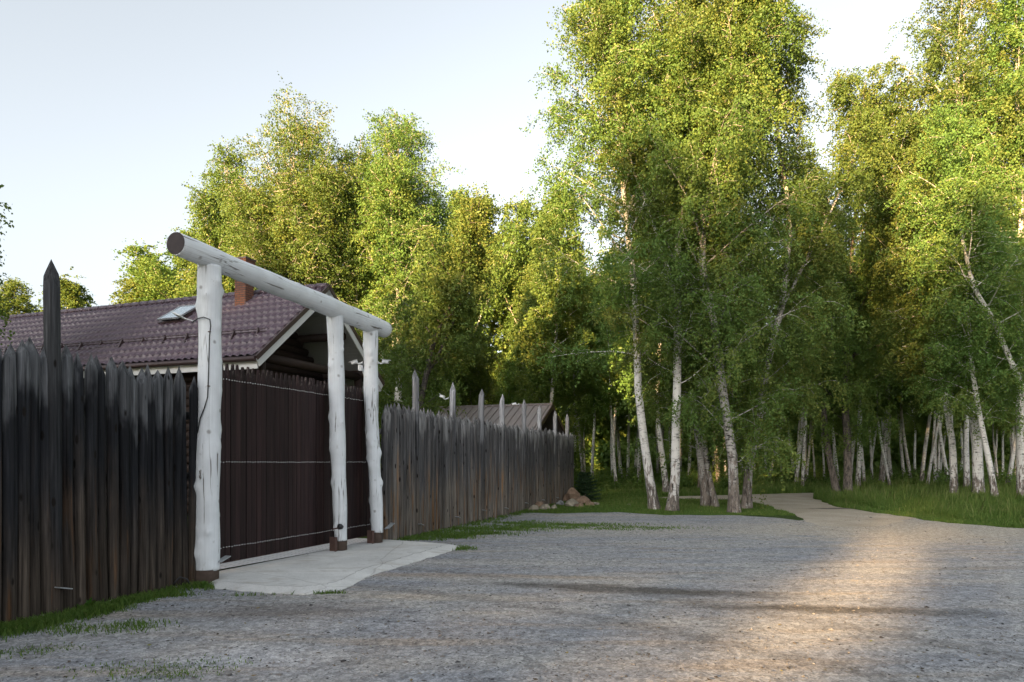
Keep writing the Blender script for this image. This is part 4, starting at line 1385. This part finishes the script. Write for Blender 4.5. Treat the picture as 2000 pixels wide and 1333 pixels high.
# far wood that closes the view between the trunks
def leaf_mass(name, n, fn, size, mat, seed):
    rg = np.random.RandomState(seed)
    pos, t0 = fn(rg, n)
    nm = rg.normal(0, 1, (n, 3)); nm /= np.linalg.norm(nm, axis=1)[:, None]
    a = rg.normal(0, 1, (n, 3)); a -= nm * (a * nm).sum(1)[:, None]; a /= np.linalg.norm(a, axis=1)[:, None]
    b = np.cross(nm, a)
    sz = (size * rg.uniform(0.6, 1.4, n))[:, None]
    V = np.stack([pos - a * sz * 0.55, pos + b * sz * 0.4, pos + a * sz * 0.55, pos - b * sz * 0.4], 1).reshape(-1, 3)
    return link(name, raw_mesh(name, V, 4, np.clip(t0 + rg.normal(0, 0.15, n), 0, 1)), None, mat)
def wood_fn(rg, n):
    nc = 2600
    cx = rg.uniform(-90, 130, nc); cy = rg.uniform(87, 108, nc); ch_ = rg.uniform(0, 1, nc) ** 1.3 * 16 + 0.2
    k = rg.randint(0, nc, n)
    r = rg.uniform(0.8, 2.2, nc)
    p = np.stack([cx[k], cy[k], ch_[k]], 1) + rg.normal(0, 0.55, (n, 3)) * r[k][:, None]
    p[:, 2] = np.abs(p[:, 2])
    return p, rg.uniform(0.1, 0.7, nc)[k]
o = leaf_mass('distant_wood', 300000, wood_fn, 0.55, M['leaf_deep'], 9)
o['kind'] = 'stuff'
def wood_low_fn(rg, n):
    nc = 1500
    cx = rg.uniform(-110, 150, nc); cy = rg.uniform(109, 128, nc); ch_ = rg.uniform(0, 7, nc)
    k = rg.randint(0, nc, n)
    p = np.stack([cx[k], cy[k], ch_[k]], 1) + rg.normal(0, 1.1, (n, 3))
    p[:, 2] = np.abs(p[:, 2])
    return p, rg.uniform(0.1, 0.6, nc)[k]
o = leaf_mass('distant_thicket', 160000, wood_low_fn, 0.75, M['leaf_deep'], 19)
o['kind'] = 'stuff'
track_np0 = np.array(track_r)
def shrub_fn(rg, n):
    nc = 190
    cy = rg.uniform(39, 86, nc); cx = rg.uniform(0.04, 0.8, nc) * cy
    okc = ~inside(track_np0, cx, cy); cx, cy = cx[okc], cy[okc]; nc = len(cx)
    k = rg.randint(0, nc, n)
    r = rg.uniform(0.3, 0.85, nc)
    p = np.stack([cx[k], cy[k], r[k] * 0.7], 1) + rg.normal(0, 0.5, (n, 3)) * r[k][:, None]
    p[:, 2] = np.abs(p[:, 2])
    return p, rg.uniform(0.0, 0.6, nc)[k]
o = leaf_mass('undergrowth', 80000, shrub_fn, 0.12, M['leaf_deep'], 10)
o['kind'] = 'stuff'

# little spruce by the end of the fence
def spruce(loc, H, label, seed, n_whorl=9, w=0.55):
    rg = np.random.RandomState(seed)
    root = empty('young_spruce', loc, 0, label, 'spruce')
    b = MB(); b.tube([(0, 0, 0), (0.01, 0, H * 0.5), (0, 0, H)], [0.03, 0.02, 0.005], 7); b.build('trunk', M['bark_dark'], root)
    P, D, Lh = [], [], []
    br = MB()
    for i in range(n_whorl):
        f = i / n_whorl
        z = H * (0.06 + 0.9 * f)
        L = w * (1 - f) ** 0.8 + 0.08
        for j in range(7):
            a = j * 0.9 + i * 0.5 + rg.uniform(-0.2, 0.2)
            d = nrm(np.array([math.cos(a), math.sin(a), 0.15 + 0.3 * f]))
            p0 = np.array([0, 0, z]); l_ = L * rg.uniform(0.8, 1.2)
            br.tube([p0, p0 + d * l_ * 0.6, p0 + d * l_ - UP * 0.03], [0.008, 0.005, 0.003], 3, False)
            for u in np.linspace(0.15, 1, 9):
                q = p0 + d * l_ * u
                for sgn in (-1, 1):
                    side = nrm(np.cross(d, UP)) * sgn
                    e = nrm(d * 0.7 + side)
                    tl = 0.16 * (1.15 - u) + 0.05
                    for v in np.linspace(0, 1, 4):
                        P.append(q + e * tl * v); D.append(e)
    br.build('branches', M['bark_dark'], root)
    P = np.repeat(np.array(P), 5, 0); D = np.repeat(np.array(D), 5, 0)
    n = len(P)
    a = D * 0.6 + rg.normal(0, 0.6, (n, 3)); a /= np.linalg.norm(a, axis=1)[:, None]
    b_ = np.cross(a, rg.normal(0, 1, (n, 3))); b_ /= np.linalg.norm(b_, axis=1)[:, None]
    L = 0.05
    V = np.stack([P - b_ * 0.006, P + b_ * 0.006, P + b_ * 0.004 + a * L, P - b_ * 0.004 + a * L], 1).reshape(-1, 3)
    link('needles', raw_mesh('needles', V, 4, rg.uniform(0, 1, n)), root, M['needle'])
    return root
sx, sy = gp(1143, 981)
spruce((sx, sy, 0), 1.35, 'little dark green spruce by the rocks at the end of the long fence', 61, 9, 0.62)
spruce((-3.75, 16.6, 0), 3.25, 'young spruce in the yard peeping over the gate between two white posts', 62, 11, 0.7)

# ------------------------------------------------------------------ grass, stones, small plants
def blades(name, x, y, h, w, seed, lean=0.35, zoff=0.0):
    rg = np.random.RandomState(seed)
    n = len(x)
    a = rg.uniform(0, 6.28, n)
    dx, dy = np.cos(a), np.sin(a)
    la = rg.uniform(0, 6.28, n); lm = rg.uniform(0.05, lean, n) * h
    hw = w * 0.5
    base = np.stack([x, y, np.full(n, zoff)], 1)
    side = np.stack([dx, dy, np.zeros(n)], 1) * hw[:, None]
    off = np.stack([np.cos(la) * lm, np.sin(la) * lm, np.zeros(n)], 1)
    up = np.stack([np.zeros(n), np.zeros(n), h], 1)
    mid = base + up * 0.55 + off * 0.35
    top = base + up + off
    V = np.stack([base - side, base + side, mid + side * 0.75, top, mid - side * 0.75], 1)
    t = np.clip(rg.normal(0.5, 0.2, n), 0, 1)
    return V.reshape(-1, 3), t
lot_np = np.array(lot_r); track_np = np.array(track_r)
rg = np.random.RandomState(12)
# meadow under the trees
n = 1150000
yy = 16.0 * (95 / 16.0) ** rg.uniform(0, 1, n)
xx = rg.uniform(-0.05, 0.86, n) * yy
ok = ~inside(lot_np, xx, yy) & ~inside(track_np, xx, yy)
fl_ = (xx - T0.x) * (T1 - T0).y - (yy - T0.y) * (T1 - T0).x
ok &= (fl_ > 0.15 * 17) | (yy > 31.2)
ok &= (yy > 22.0) | (xx > 10)
xx, yy = xx[ok], yy[ok]
cl = np.sin(xx * 1.3 + 0.6 * np.sin(yy * 0.9)) * np.sin(yy * 1.1 + 0.8 * np.sin(xx * 0.7)) * 0.5 + 0.5
bank = np.clip((xx - 11.5) / 3.0, 0, 1)
nearlot = np.clip((yy - 22.5) / 2.5, 0.0, 1)
h = (0.10 + 0.16 * cl + 0.12 * bank * (0.5 + cl)) * rg.uniform(0.5, 1.3, len(xx)) * (0.45 + 0.55 * np.maximum(nearlot, bank * 0.6)) * np.where((yy < 34) & (xx < 13), 0.5, 1.0)
w = 0.012 + 0.00055 * yy
tall_ = rg.uniform(0, 1, len(xx)) < 0.025
h = np.where(tall_, h * 1.75, h)
V, t = blades('meadow_grass', xx, yy, h, w * rg.uniform(0.7, 1.3, len(xx)), 13)
t = np.clip(t * 0.8 + cl * 0.25, 0, 0.86)
t = np.where(tall_, rg.uniform(0.8, 1.0, len(t)), t)
o = link('meadow_grass', raw_mesh('meadow_grass', V, 5, t), None, M['grass'])
o['kind'] = 'stuff'
# short grass on the gravel: along the black fence, beside the apron and along the long fence
def patch(cx, cy, rx, ry, rot, n, rg):
    r = np.sqrt(-np.log(rg.uniform(0.02, 1, n))) * 0.72; a = rg.uniform(0, 6.28, n)
    u, v = r * np.cos(a) * rx, r * np.sin(a) * ry
    return cx + u * math.cos(rot) - v * math.sin(rot), cy + u * math.sin(rot) + v * math.cos(rot)
xs, ys, hs_ = [], [], []
def add_patch(cx, cy, rx, ry, rot, n, hh):
    x, y = patch(cx, cy, rx, ry, rot, n, rg)
    keep = (np.sin(x * 5.1 + 2 * np.sin(y * 3.7)) + np.sin(y * 6.3 + x * 2.2)) * 0.25 + 0.5 > rg.uniform(-0.1, 0.85, len(x))
    keep &= ~inside(np.array([tuple(r_[1][0]) for r_ in rows] + [tuple(inner_b), tuple(inner_a)]), x, y)
    x, y = x[keep], y[keep]
    xs.append(x); ys.append(y); hs_.append(hh * rg.uniform(0.4, 1.3, len(x)))
for s_ in np.arange(0.2, 5.2, 0.18):
    p = S0 + (S1 - S0).normalized() * s_
    wd = 0.34 if s_ < 3.6 else 0.2
    add_patch(p.x + 0.12 + wd * 0.5, p.y - 0.02, 0.22, wd, rg.uniform(0, 3), 900 if s_ < 4.2 else 320, 0.075)
for px, py, rx, ry, n_, hh in ((205, 1228, 0.55, 0.26, 1300, 0.05), (310, 1305, 0.6, 0.24, 900, 0.03), (330, 1320, 0.4, 0.16, 400, 0.026), (60, 1275, 0.5, 0.2, 500, 0.03), (400, 1150, 0.3, 0.16, 700, 0.08), (340, 1165, 0.25, 0.12, 350, 0.06),
                               (840, 1052, 0.9, 0.45, 2600, 0.07), (900, 1045, 1.2, 0.5, 3200, 0.07), (880, 1073, 0.4, 0.35, 1300, 0.06), (960, 1035, 1.5, 0.7, 3600, 0.06), (1050, 1028, 1.6, 0.8, 2600, 0.05),
                               (1130, 1027, 1.8, 0.6, 2200, 0.045), (1200, 1032, 2.0, 0.5, 1500, 0.04), (1260, 1034, 1.5, 0.4, 800, 0.04), (1010, 1022, 1.2, 0.6, 1200, 0.05), (1140, 1000, 2.6, 0.5, 3200, 0.09), (1060, 1000, 1.6, 0.4, 1500, 0.1),
                               (640, 1160, 0.25, 0.06, 160, 0.05), (500, 1164, 0.35, 0.05, 160, 0.05)):
    cx_, cy_ = gp(px, py)
    add_patch(cx_, cy_, rx, ry, 0.1, n_, hh)
for s_ in np.arange(0.2, 17, 0.4):
    p = T0 + (T1 - T0).normalized() * s_
    add_patch(p.x + 0.25, p.y - 0.1, 0.35, 0.14, rg.uniform(0, 3), 70, 0.09)
x = np.concatenate(xs); y = np.concatenate(ys); h = np.concatenate(hs_)
V, t = blades('short_grass', x, y, h, (0.004 + 0.0006 * y) * rg.uniform(0.8, 1.6, len(x)), 14, 0.9)
o = link('short_grass', raw_mesh('short_grass', V, 5, t), None, M['grass'])
o['kind'] = 'stuff'
# loose stones over the lot
n = 60000
yy = 4.2 * (24 / 4.2) ** rg.uniform(0, 1, n)
xx = rg.uniform(-0.8, 0.8, n) * yy
ok = inside(lot_np, xx, yy) & ~inside(np.array([tuple(r_[1][0]) for r_ in rows] + [tuple(inner_b), tuple(inner_a)]), xx, yy)
dn = np.sin(xx * 0.9 + 1.3 * np.sin(yy * 0.7)) * np.sin(yy * 1.7 + np.sin(xx * 0.8)) * 0.5 + 0.5
ok &= rg.uniform(0, 1, n) < 0.25 + 0.75 * dn
xx, yy = xx[ok], yy[ok]; n = len(xx)
r = np.clip(0.0048 * np.exp(rg.normal(0, 0.6, n)), 0.002, 0.035) * (0.75 + yy * 0.04)
octv = np.array([(1, 0, 0), (0, 1, 0), (-1, 0, 0), (0, -1, 0), (0, 0, 1), (0, 0, -0.6)], float)
octf = [(0, 1, 4), (1, 2, 4), (2, 3, 4), (3, 0, 4)]
a = rg.uniform(0, 6.28, n)
pts = octv[None] * rg.uniform(0.6, 1.35, (n, 6, 1)) * np.array([1, 1, 0.42])
c_, s_ = np.cos(a)[:, None], np.sin(a)[:, None]
X = pts[..., 0] * c_ - pts[..., 1] * s_; Yc = pts[..., 0] * s_ + pts[..., 1] * c_
P = np.stack([X, Yc, pts[..., 2]], 2) * r[:, None, None] + np.stack([xx, yy, 0.006 + r * 0.1], 1)[:, None]
V = P[:, octf].reshape(-1, 3)
tint = np.repeat(np.clip(rg.beta(1.0, 1.6, n), 0, 1), 4)
o = link('loose_stones', raw_mesh('loose_stones', V, 3, tint), None, M['stones'])
o['kind'] = 'stuff'

n = 1500
yy = 4.3 * (26 / 4.3) ** rg.uniform(0, 1, n); xx = rg.uniform(-0.8, 0.8, n) * yy
ok = inside(lot_np, xx, yy); xx, yy = xx[ok], yy[ok]; n = len(xx)
a = rg.uniform(0, 6.28, n); L = rg.uniform(0.008, 0.03, n); W_ = L * rg.uniform(0.15, 0.6, n); hz = rg.uniform(0.0, 0.012, (n, 4))
dx, dy = np.cos(a), np.sin(a)
P = np.stack([np.stack([xx + sx_ * dx * L - sy_ * dy * W_, yy + sx_ * dy * L + sy_ * dx * W_, 0.012 + hz[:, k]], 1) for k, (sx_, sy_) in enumerate(((-1, 0), (0, -1), (1, 0), (0, 1)))], 1)
M['litter'] = mat_tint('leaf_litter', [(0.0, (0.03, 0.024, 0.018)), (0.6, (0.10, 0.075, 0.045)), (0.9, (0.22, 0.17, 0.06)), (1.0, (0.12, 0.16, 0.03))])
o = link('leaf_litter', raw_mesh('leaf_litter', P.reshape(-1, 3), 4, rg.uniform(0, 1, n)), None, M['litter'])
o['kind'] = 'stuff'

def rock(px, py, size, mat, label, seed, z=0.0, flat=0.7):
    x, y = gp(px, py)
    rg = random.Random(seed)
    b = MB()
    nth, nph = 12, 7
    cut = [(Vector((rg.uniform(-1, 1), rg.uniform(-1, 1), rg.uniform(-0.4, 1))).normalized(), rg.uniform(0.55, 0.85)) for _ in range(9)]
    vs, fs = [], []
    for i in range(nph + 1):
        ph = math.pi * i / nph
        for k in range(nth):
            th = 2 * math.pi * k / nth
            d = Vector((math.sin(ph) * math.cos(th), math.sin(ph) * math.sin(th), math.cos(ph)))
            r_ = 1.0
            for nv, c in cut:
                q = d.dot(nv)
                if q > 0.05: r_ = min(r_, c / q)
            r_ *= 1 + rg.uniform(-0.03, 0.03)
            vs.append((d.x * r_ * size[0], d.y * r_ * size[1], d.z * r_ * size[2]))
    for i in range(nph):
        for k in range(nth):
            k2 = (k + 1) % nth
            fs.append((i * nth + k, (i + 1) * nth + k, (i + 1) * nth + k2, i * nth + k2))
    b.add(vs, fs)
    o = b.build('rock', mat)
    o.location = (x, y, z + size[2] * 0.45)
    o.rotation_euler = (0, 0, rg.uniform(0, 6.28))
    return tag(o, label, 'rock', 'rocks piled along the end of the long fence')
rock(1041, 1000, (0.30, 0.24, 0.19), M['rock_tan'], 'pale tan rock leftmost at the foot of the long fence', 1)
rock(1052, 995, (0.22, 0.2, 0.22), M['rock_red'], 'upright brown rock behind the leftmost pale one', 2)
rock(1064, 999, (0.28, 0.22, 0.19), M['rock_tan'], 'pale pinkish rock second from left along the fence foot', 3)
rock(1083, 998, (0.16, 0.16, 0.16), M['rock_tan'], 'narrow brown rock at the edge of the grass by the fence', 4)
rock(1093, 988, (0.22, 0.2, 0.16), M['rock_grey'], 'small grey block against the fence between the rock heaps', 5)
rock(1107, 982, (0.24, 0.2, 0.22), M['rock_red'], 'red rock at the left top of the bigger heap', 6, 0.1)
rock(1117, 992, (0.42, 0.3, 0.24), M['rock_tan'], 'wide mossy tan slab at the front of the bigger heap', 7)
rock(1121, 983, (0.36, 0.34, 0.36), M['rock_red'], 'large red brown rock topmost in the bigger heap', 8, 0.16)
rock(1138, 987, (0.42, 0.32, 0.28), M['rock_red'], 'long sloping red rock at the right of the bigger heap', 9, 0.04)
rock(1132, 993, (0.28, 0.22, 0.16), M['rock_red'], 'low brown rock in front below the sloping red one', 10)
rock(1155, 991, (0.24, 0.2, 0.17), M['rock_red'], 'small red rock just right of the heap', 11)
rock(1166, 990, (0.22, 0.18, 0.15), M['rock_tan'], 'small pale rock rightmost in the grass by the spruce', 12)
rock(1228, 990, (0.16, 0.12, 0.09), M['rock_tan'], 'lone flat pale stone in the grass left of the leaning birch', 13)

def weed(px, py, label, seed, n, L):
    x, y = gp(px, py)
    rg = random.Random(seed)
    root = empty('dock_weed', (x, y, 0), 0, label, 'weed', 'broad leaved weeds below the black fence')
    b = MB(); b.tube([(0, 0, 0), (0.005, 0, L * 0.5)], [0.006, 0.003], 6); b.build('stem', M['weed'], root)
    for i in range(n):
        a = i * 2.4 + rg.uniform(-0.3, 0.3); e = rg.uniform(0.7, 1.35); l_ = L * rg.uniform(0.5, 1.0)
        d = Vector((math.cos(a) * math.cos(e), math.sin(a) * math.cos(e), math.sin(e)))
        s = d.cross(Vector((0, 0, 1))).normalized()
        vs, fs = [], []
        for j in range(7):
            f = j / 6
            c = d * (l_ * f) + Vector((d.x, d.y, -0.5)) * (0.15 * l_ * f * f)
            w_ = 0.16 * l_ * math.sin(math.pi * min(1, 0.12 + f * 0.88)) ** 0.8 + 0.002
            vs += [tuple(c - s * w_ + Vector((0, 0, 0.25 * w_))), tuple(c), tuple(c + s * w_ + Vector((0, 0, 0.25 * w_)))]
        for j in range(6):
            for k in range(2):
                q = j * 3 + k
                fs.append((q, q + 1, q + 4, q + 3))
        m_ = MB(); m_.add(vs, fs, True); m_.build('leaf', M['weed'], root)
    return root
weed(170, 1192, 'bright green broad leaved weed near the tall black pole', 1, 6, 0.2)
weed(232, 1172, 'upright weed with long pointed leaf against the black fence', 2, 4, 0.27)
weed(397, 1150, 'low leafy weed at the foot of the first white gatepost', 3, 8, 0.14)
